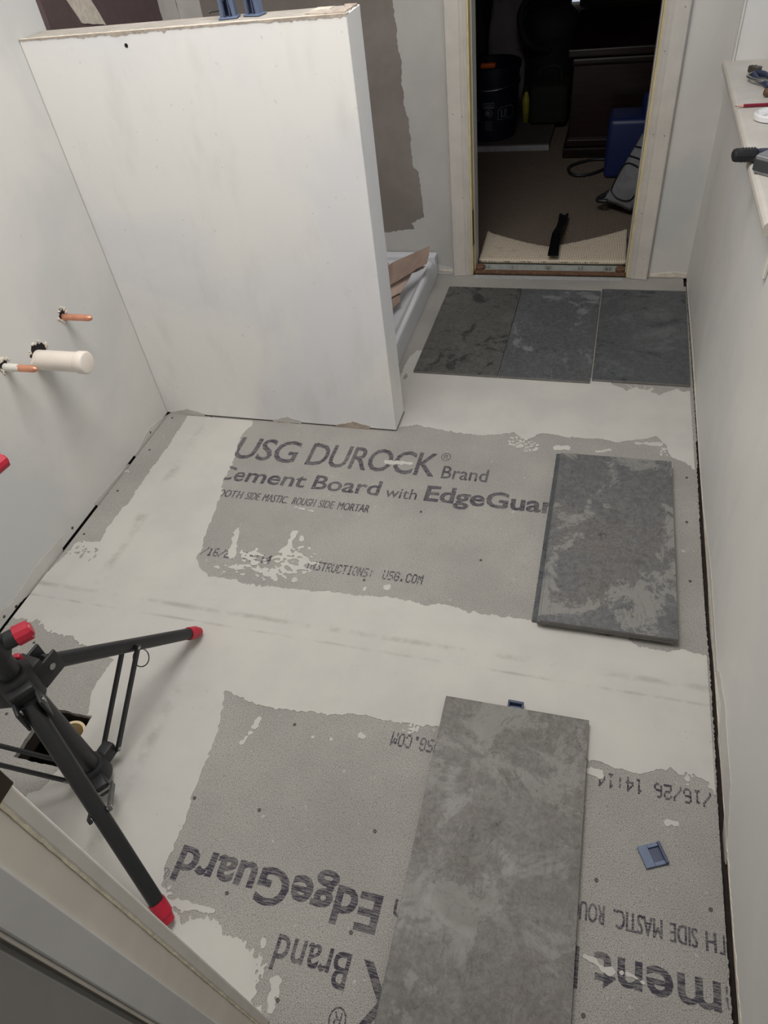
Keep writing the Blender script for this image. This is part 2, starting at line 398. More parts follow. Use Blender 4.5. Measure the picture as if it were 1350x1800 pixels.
# the lower edge of the front spread is torn into streaks
lowl = ((PXg > -.75) & (PXg < -.38) & (PYg < .36)).astype(float); amp = amp + .008 * lowl
fld = fld + nz * amp
def cap(a, b, r, rag=.002, z=0):
    a = at(*a); b = at(*b)
    ex, ey = b.x - a.x, b.y - a.y; t = np.clip(((PXg - a.x) * ex + (PYg - a.y) * ey) / (ex * ex + ey * ey + 1e-9), 0, 1)
    return r - np.hypot(PXg - a.x - ex * t, PYg - a.y - ey * t) + nz * rag
isl = [((417, 932), (408, 976), .0085), ((519, 936), (500, 975), .008), ((530, 944), (529, 948), .006), ((679, 1035), (684, 1032), .007), ((640, 1036), (641, 1035), .006),
       ((791, 1056), (792, 1056), .0045), ((680, 812), (722, 815), .0065), ((978, 788), (998, 788), .010), ((1050, 794), (1070, 792), .007), ((1136, 780), (1158, 782), .009),
       ((1120, 779), (1124, 781), .006), ((454, 1265), (448, 1280), .0058), ((440, 1290), (426, 1306), .0042), ((633, 1294), (641, 1294), .0045), ((549, 1296), (550, 1296), .003),
       ((582, 1300), (583, 1300), .003), ((305, 1588), (330, 1592), .006), ((330, 1592), (374, 1602), .004), ((464, 1655), (462, 1664), .0035), ((484, 1728), (476, 1772), .0075),
       ((1036, 1356), (1052, 1360), .0085), ((1173, 1446), (1190, 1447), .0065), ((1028, 1681), (1045, 1690), .003), ((1045, 1690), (1060, 1706), .0035), ((1060, 1706), (1104, 1712), .0045),
       ((1104, 1712), (1130, 1727), .002), ((520, 892), (552, 900), .003), ((218, 828), (224, 830), .005), ((738, 620), (733, 640), .006)]
for a, b, r in isl: fld = np.maximum(fld, cap(a, b, r, .0055 if r > .004 else .003))
# broken skim around the lower left of the printed panel
ctr = [at(470, 1005), at(410, 1000), at(520, 985), at(440, 985)]
for c, rx, ry in zip(ctr, (.13, .06, .07, .05), (.035, .02, .055, .05)):
    m = 1 - np.hypot((PXg - c.x) / rx, (PYg - c.y) / ry)
    q = vnoise(PXg + PYg * .6, PYg, (.016, .009), 21) * .6 + vnoise(PXg, PYg, (.007, .006), 22) * .5
    fld = np.maximum(fld, np.where(m > 0, (q + m * .75 - .42) * .01, -1))
for (u, v, r) in ((930, 785, .03), (905, 778, .03), (1165, 795, .02), (720, 1275, .02), (735, 1275, .02), (1205, 1368, .015), (1110, 680, .02), (1140, 684, .02), (140, 965, .03), (155, 975, .03)):
    c = at(u, v); m = 1 - np.hypot(PXg - c.x, PYg - c.y) / r
    q = vnoise(PXg, PYg, (.008, .008), int(u)); s = np.where(m > 0, (np.abs(q) * 1.6 + m * .3 - .75) * .008, -1)
    if u in (140, 155): fld = np.minimum(fld, np.where(m > 0, -(q * 1.4 + m * .3 - .7) * .008 * 1.0, 1e9))
    else: fld = np.maximum(fld, s)
c = at(713, 662); fld = np.minimum(fld, np.hypot((PXg - c.x) / 1, (PYg - c.y) * .35) - .006 + nz * .002)
hole = np.maximum(np.abs(PXg - (HX0 + HX1) / 2) - (HX1 - HX0) / 2, np.abs(PYg - (HY0 + HY1) / 2) - (HY1 - HY0) / 2)
fld = np.minimum(fld, hole + nz * .001 - .001)
fld = np.minimum(fld, np.where(PXg < -.39, PYg - .142, 1))                       # under the front wall
fld = np.minimum(fld, np.where((PXg < PX + .003), np.where((PYg > PY0 - .003) & (PYg < PY1 + .003), -1, 1), 1))
fld = np.minimum(fld, np.where((PXg < -.643) & (PYg > 1.7), -1, 1))
def march(f, h=.0011, blk=10):
    nx, ny = f.shape; ins = f > 0; verts = []; faces = []; vid = {}
    def gv(i, j):
        k = (i, j)
        if k not in vid: vid[k] = len(verts); verts.append((gx[i], gy[j], h))
        return vid[k]
    iso = {}
    def ev(i0, j0, i1, j1):
        k = (i0, j0, i1, j1)
        if k not in iso:
            a, b = f[i0, j0], f[i1, j1]; t = a / (a - b); t = min(max(t, .05), .95)
            iso[k] = len(verts); verts.append((gx[i0] + (gx[i1] - gx[i0]) * t, gy[j0] + (gy[j1] - gy[j0]) * t, h))
        return iso[k]
    cellin = ins[:-1, :-1] & ins[1:, :-1] & ins[1:, 1:] & ins[:-1, 1:]
    cellany = ins[:-1, :-1] | ins[1:, :-1] | ins[1:, 1:] | ins[:-1, 1:]
    done = np.zeros_like(cellin)
    for bi in range(0, nx - 1 - blk, blk):
        for bj in range(0, ny - 1 - blk, blk):
            if cellin[bi:bi + blk, bj:bj + blk].all():
                done[bi:bi + blk, bj:bj + blk] = True
                faces.append((gv(bi, bj), gv(bi + blk, bj), gv(bi + blk, bj + blk), gv(bi, bj + blk)))
    I, J = np.nonzero(cellany & ~done); skirt = []
    for i, j in zip(I.tolist(), J.tolist()):
        c = [(i, j), (i + 1, j), (i + 1, j + 1), (i, j + 1)]; s = [bool(ins[p]) for p in c]
        poly = []; isos = []
        for k in range(4):
            a = c[k]; b = c[(k + 1) % 4]
            if s[k]: poly.append(gv(*a))
            if s[k] != s[(k + 1) % 4]:
                q = (*a, *b) if a < b else (*b, *a); v = ev(*q); poly.append(v); isos.append((len(poly) - 1, s[k]))
        if len(poly) >= 3: faces.append(tuple(poly))
        if len(isos) == 2:
            a, b = isos; 
            va, vb = (poly[a[0]], poly[b[0]]) if a[1] else (poly[b[0]], poly[a[0]])
            skirt.append((va, vb))
    low = {}
    def lo(v):
        if v not in low: low[v] = len(verts); x, y, z = verts[v]; verts.append((x, y, 0.0))
        return low[v]
    for a, b in skirt: faces.append((b, a, lo(a), lo(b)))
    return verts, [], faces
rnd = random.Random(31); e_ = []
for k in range(700):
    y = .02 + k * .0038; base = .0092 if y > 1.74 else (.0062 if y > 1.62 else .0022 + .0016 * math.sin(y * 9))
    e_.append((BX1 - .0012 + max(.0012, base + rnd.uniform(-.0014, .0014)), y))
e_ = [(min(a, XR - .0004), b) for a, b in e_]
mesh_obj('edge_filler', sheet([(BX1 - .002, e_[-1][1]), (BX1 - .002, .02)] + e_, lambda a, b, h: Vector((a, b, h)), .0006), M_CEM, floor)
mo = mesh_obj('joint_compound', march(fld), M_MUD, floor); mo['kind'] = 'stuff'

# --- printing on the boards
def text_mesh(txt, x0, x1, y0, caph, off=0, rot=False, z=.00025, name='printed_lettering', parent=None, space=1.0, piv=(-.656, 1.74), shear=0, dup=0):
    cu = bpy.data.curves.new('t', 'FONT'); cu.body = txt; cu.size = 1; cu.offset = off; cu.space_character = space; cu.shear = shear; cu.resolution_u = 3
    o = bpy.data.objects.new('t', cu); me = bpy.data.meshes.new_from_object(o)
    co = np.array([v.co[:] for v in me.vertices]); ref = bpy.data.curves.new('r', 'FONT'); ref.body = 'E'; ref.offset = off
    ro = bpy.data.objects.new('r', ref); rm = bpy.data.meshes.new_from_object(ro); rh = max(v.co.y for v in rm.vertices)
    sx = (x1 - x0) / (co[:, 0].max() - co[:, 0].min()); X = x0 + (co[:, 0] - co[:, 0].min()) * sx; Y = y0 + co[:, 1] * caph / rh
    if rot: X = np.minimum(piv[0] - X, BX1 - .0004); Y = piv[1] - Y
    vs = [(a, b, z) for a, b in zip(X, Y)]; fs = [tuple(p.vertices) for p in me.polygons]
    if dup: n = len(vs); vs += [(min(a + dup, BX1 - .0004), b, z + .00005) for a, b in zip(X, Y)]; fs += [tuple(i + n for i in f) for f in fs]
    bpy.data.objects.remove(o); bpy.data.objects.remove(ro); bpy.data.meshes.remove(me); bpy.data.meshes.remove(rm)
    return mesh_obj(name, (vs, [], fs), M_INK, parent)
GL = {'0': '0E 11 13 15 19 11 0E', '1': '04 0C 04 04 04 04 0E', '/': '01 01 02 04 08 10 10', '6': '0E 10 10 1E 11 11 0E', '2': '0E 11 01 0E 10 10 1F', '4': '02 06 0A 12 1F 02 02',
      ':': '00 04 04 00 04 04 00', 'I': '0E 04 04 04 04 04 0E', 'N': '11 19 19 15 13 13 11', 'S': '0F 10 10 0E 01 01 1E', 'T': '1F 04 04 04 04 04 04', 'R': '1E 11 11 1E 14 12 11',
      'U': '11 11 11 11 11 11 0E', 'C': '0E 11 10 10 10 11 0E', 'O': '0E 11 11 11 11 11 0E', '.': '00 00 00 00 00 0C 0C', 'G': '0E 11 10 17 11 11 0E', 'M': '11 1B 15 15 11 11 11', ' ': '00 00 00 00 00 00 00'}
def dots(txt, x0, x1, y0, h, rot, parent, piv):
    vs = []; fs = []; pitch = (x1 - x0) / (len(txt) - .18); rnd = random.Random(len(txt)); cw = pitch * .82 / 5; ch = h / 7
    for i, c in enumerate(txt):
        for r, row in enumerate(GL[c].split()):
            b = int(row, 16)
            for k in range(5):
                if b >> (4 - k) & 1 and rnd.random() > .05:
                    cx = x0 + i * pitch + (k + .5) * cw; cy = y0 + h - (r + .5) * ch + rnd.uniform(-.0004, .0004)
                    a, d = cw * .62, ch * .60
                    q = [(cx - a, cy - d * .6), (cx - a * .5, cy - d), (cx + a * .5, cy - d), (cx + a, cy - d * .6), (cx + a, cy + d * .6), (cx + a * .5, cy + d), (cx - a * .5, cy + d), (cx - a, cy + d * .6)]
                    if rot: q = [(min(piv[0] - p, BX1 - .0004), piv[1] - s) for p, s in q]
                    n = len(vs); zz = .00025 + .00004 * ((i * 35 + r * 5 + k) % 5); vs += [(*p, zz) for p in q]; fs.append(tuple(range(n, n + 8)))
    return mesh_obj('printed_lettering', (vs, [], fs), M_INK, parent)
for rot, bd in ((False, b_mid), (True, b_front)):
    text_mesh('USG', -1.056, -.843, 1.483, .102, .012, rot, parent=bd, space=.93)
    text_mesh('DUROCK', -.806, -.398, 1.483, .102, .012, rot, parent=bd, space=.93)
    text_mesh('®', -.394, -.364, 1.556, .034, .0, rot, parent=bd)
    text_mesh('Brand', -.377, -.241, 1.480, .054, .012, rot, parent=bd)
    text_mesh('Ce', -1.062, -.972, 1.380, .060, .018, rot, parent=bd)
    text_mesh('ment', -.966, -.772, 1.380, .060, .018, rot, parent=bd)
    text_mesh('Board', -.748, -.540, 1.380, .060, .018, rot, parent=bd)
    text_mesh('with', -.521, -.428, 1.378, .042, .004, rot, parent=bd)
    text_mesh('EdgeGuard', -.406, .000, 1.381, .062, .028, rot, parent=bd)
    text_mesh('®', .004, .022, 1.425, .02, 0, rot, parent=bd)
    for wd_, xa, xb in (('SMOOT', -1.056, -.966), ('H', -.962, -.945), ('SIDE', -.933, -.889), ('MASTIC.', -.878, -.798), ('ROUGH', -.784, -.713), ('SIDE', -.702, -.656), ('MORTAR', -.644, -.549)):
        text_mesh(wd_, xa, xb - .0015, 1.307, .030, .0, rot, parent=bd, dup=.0016)
    pv = (-.656, 1.754)
    dots('01/16/26 14:14', -1.003, -.762, 1.078, .030, rot, bd, pv)
    dots('INSTRUCTIONS:', -.660, -.474, 1.078, .030, rot, bd, pv)
    dots('USG.COM', -.448, -.343, 1.079, .030, rot, bd, pv)
# screw heads
def disc(r, h, n=14, hole=False):
    bm = bmesh.new(); lathe(bm, [(r, -.0006), (r, h * .5), (r * .8, h), (r * .35, h), (r * .3, h * .2), (.0001, h * .2)], n=n); return bm
scr = disc(.0034, .0008); sme = bpy.data.meshes.new('screw_head'); scr.to_mesh(sme); scr.free(); sme.materials.append(simple('floor_screw_metal', (84, 82, 74), .6, .3, .3, 90))
for u, v in [(456, 1424), (342, 1403), (518, 1274), (659, 1461), (399, 1570), (617, 1639), (488, 1758), (1048, 1547), (1249, 1599), (1025, 1785), (263, 791), (207, 863), (148, 939), (303, 735), (1207, 918), (1213, 1022), (1207, 840), (640, 1020), (845, 985), (740, 900), (560, 780), (75, 1230), (60, 1130), (12, 1255)]:
    p = at(u, v); o = bpy.data.objects.new('screw_head', sme); COL.objects.link(o); o.location = (p.x, p.y, .0012); o.parent = floor

# --- left wall
def xz_sheet(pts_px, x, sgn, seed, mat, name, parent, amp=.003, step=.006, th=.0008):
    P2 = [(p.y, p.z) for p in (at(u, v, x=x) for u, v in pts_px)]
    return mesh_obj(name, sheet(ragged(P2, step, amp, seed), lambda a, b, h: Vector((x + sgn * h, a, b)), th), mat, parent)
def yz_sheet(pts_px, y, seed, mat, name, parent, amp=.003, step=.006, th=.0008, world=False):
    P2 = pts_px if world else [(p.x, p.z) for p in (at(u, v, y=y) for u, v in pts_px)]
    return mesh_obj(name, sheet(ragged(P2, step, amp, seed), lambda a, b, h: Vector((a, y - h, b)), th), mat, parent)
wl = struct('wall_left', B((XL - .10, .14, .004), (XL, PY1 + .012, 2.40)), M_WALL)
xz_sheet([(303, 722), (262, 752), (236, 800), (243, 806), (293, 743), (304, 728)], XL, 1, 5, M_MUDW, 'unpainted_strip', wl, .002)
xz_sheet([(225, 815), (175, 872), (165, 885), (173, 890), (232, 822)], XL, 1, 6, M_MUDW, 'unpainted_strip', wl, .002)
xz_sheet([(110, 940), (60, 1000), (20, 1060), (-20, 1090), (-20, 1115), (0, 1092), (60, 1035), (110, 975)], XL, 1, 8, M_MUDW, 'unpainted_strip', wl, .003)
for u, v in ((28, 1066), (7, 1084), (264, 760), (127, 928)):
    p = at(u, v, x=XL); o = mesh_obj('screw_head', lathe(bmesh.new(), [(.0045, 0), (.0045, .0008), (.002, .0012), (.0001, .0012)], (p.x, p.y, p.z), (1, 0, 0), 12), sme.materials[0], wl)
# pipes out of the left wall
def ring_hole(name, y, z, r, seed, parent):
    rnd = random.Random(seed); N = 26; P = [(y + (r + rnd.uniform(-.005, .006)) * math.cos(6.283 * k / N), z + (r + rnd.uniform(-.005, .006)) * math.sin(6.283 * k / N)) for k in range(N)]
    mesh_obj('wall_opening', sheet(P, lambda a, b, h: Vector((XL + h, a, b)), .0006), M_DARK, parent)
    bm = bmesh.new()
    for k in range(16):
        a = rnd.uniform(0, 6.283); rr = r + rnd.uniform(.000, .007); s = rnd.uniform(.003, .006)
        c = Vector((XL + .001, y + rr * math.cos(a), z + rr * math.sin(a)))
        bmesh.ops.create_icosphere(bm, subdivisions=1, radius=s, matrix=Matrix.Translation(c) @ Matrix.Rotation(rnd.uniform(0, 3), 4, 'X') @ Matrix.Diagonal((.7, 1.3, .7, 1)))
    mesh_obj('broken_plaster', bm, M_GYP, parent, kind='stuff')
def round_pipe(name, label, y, z, L, r, mat, cap=None, pl=0):
    t = thing(name, label, 'pipe', (XL, y, z))
    if cap:
        bm = lathe(bmesh.new(), [(r, -.02), (r, L - .02), (.0001, L - .02)], (0, 0, 0), (1, 0, 0), 40); sharp_smooth(mesh_obj('pipe_body', bm, mat, t))
        bm = lathe(bmesh.new(), [(r + .0025, L - .026), (r + .0032, L - .024), (r + .0032, L - .004), (r + .001, L - .001), (r - .002, L), (.0001, L)], (0, 0, 0), (1, 0, 0), 40)
        sharp_smooth(mesh_obj('end_cap', bm, mat, t))
    else:
        bm = lathe(bmesh.new(), [(r, -.02), (r, L - .018), (r * .93, L - .010), (r * .62, L - .003), (r * .2, L), (.0001, L)], (0, 0, 0), (1, 0, 0), 28); sharp_smooth(mesh_obj('pipe_body', bm, mat, t), 60)
        if pl:
            bm = lathe(bmesh.new(), [(r + .0006, -.018), (r + .0012, pl * .5), (r + .0008, pl), (r * .9, pl + .001)], (0, 0, 0), (1, 0, 0), 28)
            rnd = random.Random(3)
            for v in bm.verts:
                if v.co.x > pl * .9: v.co.x += rnd.uniform(-.006, .004)
            mesh_obj('paint_overspray', bm, M_TRIM2, t)
    return t
round_pipe('waste_pipe', 'capped white plastic waste pipe sticking out of the left wall between two copper stubs', 1.276, .472, .150, .0262, M_PVC, True)
round_pipe('supply_stub', 'bare copper supply stub in the left wall, above and right of the white pipe', 1.421, .515, .093, .0088, M_COPPER)
round_pipe('supply_stub', 'paint-smeared copper supply stub in the left wall, below and left of the white pipe', 1.168, .520, .098, .0088, M_COPPER, pl=.045)
ring_hole('a', 1.285, .481, .0315, 1, wl); ring_hole('b', 1.421, .520, .0145, 2, wl); ring_hole('c', 1.168, .524, .0145, 3, wl)

# --- half wall (partition)
hw = struct('wall_partition', B((XL + .0005, PY0, .005), (PX, PY1, PH), .0015, 1), M_WALL2)
# torn top edge, top plate patches, chipped corner bead
N = 120; rnd = random.Random(4)
top = [(XL + .001 + (PX - XL - .001) * k / N, PH - .0008 - abs(rnd.gauss(0, .0012)) - (.004 if 22 < k < 58 else (.003 if k > 92 else 0)) * rnd.random()) for k in range(N + 1)]
poly = top + [(PX, PH + .002), (XL + .001, PH + .002)]
mesh_obj('torn_paper_edge', sheet(poly, lambda a, b, h: Vector((a, PY0 - h, b)), .0009), M_PAPER, hw)
N = 90; edge = [(XL + .001 + (PX - XL) * k / N, PY0 + .014 + rnd.uniform(-.004, .004)) for k in range(N + 1)]
mesh_obj('gypsum_edge', sheet([(XL + .001, PY0), (PX, PY0)] + edge[::-1], lambda a, b, h: Vector((a, b, PH + h)), .0018), M_GYP, hw)
mesh_obj('top_plate', sheet([(XL + .001, PY0 + .019), (PX - .012, PY0 + .019), (PX - .012, PY1 - .008), (XL + .001, PY1 - .008)], lambda a, b, h: Vector((a, b, PH + h)), .0012), M_PLATE, hw)
c0 = at(590, 12, PH)
mesh_obj('corner_chip', sheet(ragged([(PX - .002, PY0 + .004), (PX - .002, PY1 - .012), (PX - .03, PY1 - .01), (PX - .018, PY0 + .05), (PX - .045, PY0 + .03), (PX - .10, PY0 + .018), (PX - .04, PY0 + .008)], .006, .003, 5), lambda a, b, h: Vector((a, b, PH + h)), .004), M_PAPER, hw)
mesh_obj('corner_chip', sheet(ragged([(PX - .10, PY0 + .055), (PX - .055, PY0 + .060), (PX - .05, PY0 + .085), (PX - .09, PY0 + .088)], .006, .002, 5), lambda a, b, h: Vector((a, b, PH + h)), .003), M_GYP, hw)
for (u0, u1, s) in ((300, 360, 1), (480, 530, 2), (590, 650, 3)):
    pts = [(u0, 724 + (u0 - 297) * .078), ((u0 + u1) / 2, 716 + ((u0 + u1) / 2 - 297) * .078), (u1, 722 + (u1 - 297) * .078), (u1, 727 + (u1 - 297) * .077), (u0, 727 + (u0 - 297) * .077)]
    yz_sheet(pts, PY0, s, M_PAPER if s == 3 else M_MUDW, 'unpainted_strip', hw, .002)
p = at(222, 80, y=PY0); mesh_obj('screw_hole', lathe(bmesh.new(), [(.0045, 0), (.0045, .0006), (.0001, .0006)], (p.x, PY0, p.z), (0, -1, 0), 12), M_DARK, hw)
p = at(370, 25, PH)
sc = thing('drywall_screw', 'single dark drywall screw lying on top of the half wall', 'screw', (p.x, p.y, PH + .0045))
bm = lathe(bmesh.new(), [(.0001, -.002), (.0042, -.002), (.0042, -.001), (.0018, .002)], (0, 0, 0), (1, .35, 0), 14); mesh_obj('screw_head', bm, M_GREYM, sc)
pr = [(.0016, .002)]
for k in range(14): pr += [(.0024, .004 + k * .002), (.0015, .005 + k * .002)]
pr += [(.0003, .036)]
mesh_obj('shank', lathe(bmesh.new(), pr, (0, 0, 0), (1, .35, 0), 10), M_GREYM, sc)

# --- alcove behind the half wall: recessed bare drywall, tray
AX = -1.545
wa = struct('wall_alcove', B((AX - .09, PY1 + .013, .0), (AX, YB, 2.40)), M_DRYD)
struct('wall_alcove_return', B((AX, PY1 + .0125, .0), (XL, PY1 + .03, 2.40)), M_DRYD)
wb = bmesh.new()
DX0, DX1, DZ = -.497, .109, 2.03
box(wb, (AX - .09, YB + .0002, .0), (DX0 - .008, YB + .11, 2.40)); box(wb, (DX1 + .008, YB + .0002, .0), (.62, YB + .11, 2.40)); box(wb, (DX0 - .008, YB + .0002, DZ), (DX1 + .008, YB + .11, 2.40))
wb = struct('wall_back', wb, M_BACK)
bare = [(690, 0), (693, 28), (697, 50), (699, 80), (704, 105), (706, 150), (712, 195), (719, 210), (723, 260), (727, 292), (736, 303), (741, 350), (747, 382), (733, 386), (724, 392), (728, 402), (700, 406), (676, 408)]
P2 = [(p.x, p.z) for p in (at(u, v, y=YB) for u, v in bare)]
P2 = [(P2[0][0] - .02, 1.6)] + P2 + [(P2[-1][0] - .15, P2[-1][1] - .002), (AX + .002, .185), (AX + .002, 1.6)]
yz_sheet(P2, YB, 12, M_DRY, 'bare_drywall', wb, .004, .006, world=True)
yz_sheet([(-.86, .10), (-.582, .03), (-.582, 2.3), (-.86, 2.3)], YB - .0001, 15, simple('grey_primer', (180, 179, 175), .75, 0, .05, 6, .15), 'primer_coat', wb, .001, .02, world=True, th=.0005)
# corner mud bands (both faces) and a brushed streak on the alcove wall
yz_sheet([(AX + .001, .2), (AX + .095, .2), (AX + .09, .9), (AX + .1, 1.6), (AX + .001, 1.6)], YB - .001, 14, M_MUDW, 'corner_compound', wb, .003, .02, world=True)
mesh_obj('corner_compound', sheet(ragged([(YB - .002, .2), (YB - .13, .2), (YB - .12, .9), (YB - .14, 1.6), (YB - .002, 1.6)], .02, .003, 4), lambda a, b, h: Vector((AX + h, a, b)), .001), M_MUDW, wa)
q = [at(u, v, x=AX) for u, v in ((112, -6), (143, 40), (186, 44), (156, -6))]
mesh_obj('compound_streak', sheet(ragged([(v.y, v.z) for v in q], .015, .002, 3), lambda a, b, h: Vector((AX + h, a, b)), .002), M_GYP, wa)
# shower tray
TX1, TY0, TY1 = -.645, PY1 + .004, 2.69
tr = thing('shower_tray', 'white acrylic shower tray with raised curb behind the half wall', 'shower tray', ((AX + TX1) / 2, (TY0 + TY1) / 2, 0))
ox, oy = tr.location.x, tr.location.y
def ringpts(ix, z): return [(AX + .006 + ix - ox, TY0 + ix - oy, z), (TX1 - ix - ox, TY0 + ix - oy, z), (TX1 - ix - ox, TY1 - ix - oy, z), (AX + .006 + ix - ox, TY1 - ix - oy, z)]
bm = bmesh.new(); rows = [[bm.verts.new(p) for p in ringpts(i, z)] for i, z in ((0, .001), (.0, .070), (.002, .079), (.006, .085), (.012, .087), (.018, .085), (.024, .079), (.036, .060), (.060, .042), (.10, .033), (.30, .026))]
for a, b in zip(rows, rows[1:]):
    for k in range(4): bm.faces.new((a[k], a[(k + 1) % 4], b[(k + 1) % 4], b[k]))
bm.faces.new(rows[-1]); bmesh.ops.bevel(bm, geom=[e for e in bm.edges if abs(e.verts[0].co.z - e.verts[1].co.z) > 1e-4 and e.calc_length() < .06], offset=.012, segments=3, affect='EDGES')
sharp_smooth(mesh_obj('basin', bm, M_TRAY, tr), 50)
mesh_obj('flange', B((AX + .006 - ox, TY1 - oy, .001), (TX1 - ox, TY1 + .045 - oy, .098), .003), M_TRAY, tr)
# cardboard in the tray
cbx = thing('cardboard_sheet', 'torn brown kraft cardboard folded up in the white shower tray', 'cardboard', (-.78, 2.3, .05))
def flapmesh(name, vs, fs, mat, th=.003):
    bm = bmesh.new(); V = [bm.verts.new(Vector(v) - cbx.location) for v in vs]
    for f in fs: bm.faces.new([V[i] for i in f])
    bmesh.ops.subdivide_edges(bm, edges=bm.edges[:], cuts=3, use_grid_fill=True)
    rnd = random.Random(len(vs))
    for v in bm.verts: v.co += Vector((rnd.uniform(-.002, .002), rnd.uniform(-.002, .002), rnd.uniform(-.0015, .0015)))
    bmesh.ops.recalc_face_normals(bm, faces=bm.faces[:]); bmesh.ops.solidify(bm, geom=bm.faces[:], thickness=th)
    return mesh_obj(name, bm, mat, cbx)
cb = lambda u, v, z: tuple(at(u, v, z))
flapmesh('folded_flap', [cb(640, 492, .20), cb(691, 461, .19), cb(757, 431, .20), cb(751, 462, .155), cb(715, 484, .14), cb(688, 501, .13), cb(640, 530, .12)],
         [(0, 1, 5, 6), (1, 2, 4, 5), (2, 3, 4)], M_KRAFT)
flapmesh('folded_flap', [cb(640, 528, .105), cb(688, 499, .12), cb(733, 467, .13), cb(704, 514, .10), cb(684, 524, .095), cb(640, 560, .085)], [(0, 1, 4, 5), (1, 2, 3, 4)], M_KRAFTG)
flapmesh('folded_flap', [cb(640, 552, .085), cb(686, 523, .088), cb(704, 514, .092), cb(703, 531, .075), cb(686, 546, .07), cb(640, 585, .06)], [(0, 1, 4, 5), (1, 2, 3, 4)], M_KRAFT)
flapmesh('folded_flap', [cb(640, 470, .15), cb(683, 462, .15), cb(682, 488, .13), cb(684, 500, .12), cb(640, 520, .11)], [(0, 1, 2, 3, 4)][:0] or [(0, 1, 2, 4), (2, 3, 4)], M_KRAFTG)
flapmesh('folded_flap', [cb(733, 467, .15), cb(749, 467, .15), cb(737, 474, .10), cb(724, 479, .10)], [(0, 1, 2, 3)], M_KRAFT)

# --- far door: casings, jambs
d1 = struct('door_1', B((DX0 - .008, YB, 2.032), (DX1 + .008, YB + .115, 2.05)), M_TRIM)
def casing(x_in, sgn):
    w = .074; prof = [(0, 0), (0, .008), (.004, .011), (.008, .009), (.012, .0135), (.016, .0125), (.021, .0165), (.026, .0145), (.058, .0185), (.064, .0205), (.070, .0205), (w, .015), (w, 0)]
    bm = bmesh.new(); lo = [bm.verts.new((x_in + sgn * a, YB - b, .002)) for a, b in prof]; hi = [bm.verts.new((x_in + sgn * a, YB - b, 2.1)) for a, b in prof]
    for k in range(len(prof)): bm.faces.new((lo[k], lo[(k + 1) % len(prof)], hi[(k + 1) % len(prof)], hi[k]))
    bm.faces.new(lo); bm.faces.new(hi[::-1]); bmesh.ops.recalc_face_normals(bm, faces=bm.faces[:])
    return mesh_obj('door_casing', bm, M_TRIM, d1)
casing(DX0 - .006, -1); casing(DX1 + .006, 1)
for s, x in ((-1, DX0), (1, DX1)):
    a, b = sorted((x, x + s * .0085))
    mesh_obj('door_jamb', B((a, YB - .004, .002), (b, YB + .115, 2.03), .001, 1), M_JAMBY, d1)
    a, b = sorted((x - s * .0003, x + s * .002))
    a, b = sorted((x, x - s * .004))
    mesh_obj('door_stop', B((a, YB + .035, .002), (b, YB + .115, 2.03), .001, 1), M_TRIM, d1)
mesh_obj('rusty_hinge_scar', B((DX0 - .001, YB + .002, .12), (DX0 + .0012, YB + .03, .26)), simple('bare_brown_wood', (92, 66, 44), .8, 0, .3, 40), d1)
# nail marks on the casings
bm = bmesh.new()
for u, v in ((812, 205), (796, 201), (813, 348), (1168, 90), (1148, 236), (1168, 239), (1128, 375), (1130, 455), (1205, 12)):
    p = at(u, v, y=YB - .019); lathe(bm, [(.0015, 0), (.0015, .0008), (.0001, .0008)], (p.x, YB - .0185, p.z), (0, -1, 0), 8)
mesh_obj('nail_holes', bm, M_DARK, d1, kind='stuff')
# unpainted foot of the back wall, right of the door
mesh_obj('unpainted_strip', sheet(ragged([(.195, .006), (.33, .006), (.33, .022), (.27, .026), (.195, .018)], .006, .002, 2), lambda a, b, h: Vector((a, YB - h, b)), .003), M_GYP, wb)
mesh_obj('unpainted_strip', sheet(ragged([(-.64, .012), (-.585, .010), (-.585, .018), (-.64, .02)], .006, .001, 2), lambda a, b, h: Vector((a, YB - h, b)), .002), M_GYP, wb)

# --- right wall with window recess
SZ = .72; WY0, WY1 = 1.50, 2.655
bm = bmesh.new()
box(bm, (XR, -.2, .008), (XR + .17, YB, SZ)); box(bm, (XR, -.2, SZ), (XR + .17, WY0, 2.40)); box(bm, (XR, WY1, SZ), (XR + .17, YB, 2.40)); box(bm, (XR, WY0, 1.95), (XR + .17, WY1, 2.40))
wr = struct('wall_right', bm, M_WALLR)
rnd = random.Random(11); poly = [(-.1 + k * .008, .017 + rnd.uniform(-.004, .003) + .005 * math.sin(k * .05)) for k in range(int(2.8 / .008))]
mesh_obj('unpainted_strip', sheet([(2.70, .008), (-.1, .008)] + poly, lambda a, b, h: Vector((XR - h, a, b)), .0012), M_GYP, wr)
for pts, s in (([(1258, 1180), (1268, 1240), (1262, 1300), (1275, 1420), (1268, 1500), (1277, 1520), (1285, 1380), (1275, 1240), (1266, 1180)], 1), ([(1240, 920), (1248, 1100), (1256, 1180), (1262, 1180), (1250, 1000)], 2)):
    xz_sheet(pts, XR, -1, s, M_MUDW, 'unpainted_strip', wr, .002)
w1 = struct('window_1', B((XR + .135, WY0, SZ + .03), (XR + .165, WY0 + .05, 1.95)), M_TRIM2)
for a, b in (((XR + .135, WY1 - .05, SZ + .03), (XR + .165, WY1, 1.95)), ((XR + .135, WY0 + .05, SZ + .03), (XR + .165, WY1 - .05, SZ + .075)), ((XR + .135, WY0 + .05, 1.90), (XR + .165, WY1 - .05, 1.95)), ((XR + .14, WY0 + .05, 1.31), (XR + .16, WY1 - .05, 1.35))):
    mesh_obj('window_frame', B(a, b, .002, 1), M_TRIM2, w1)
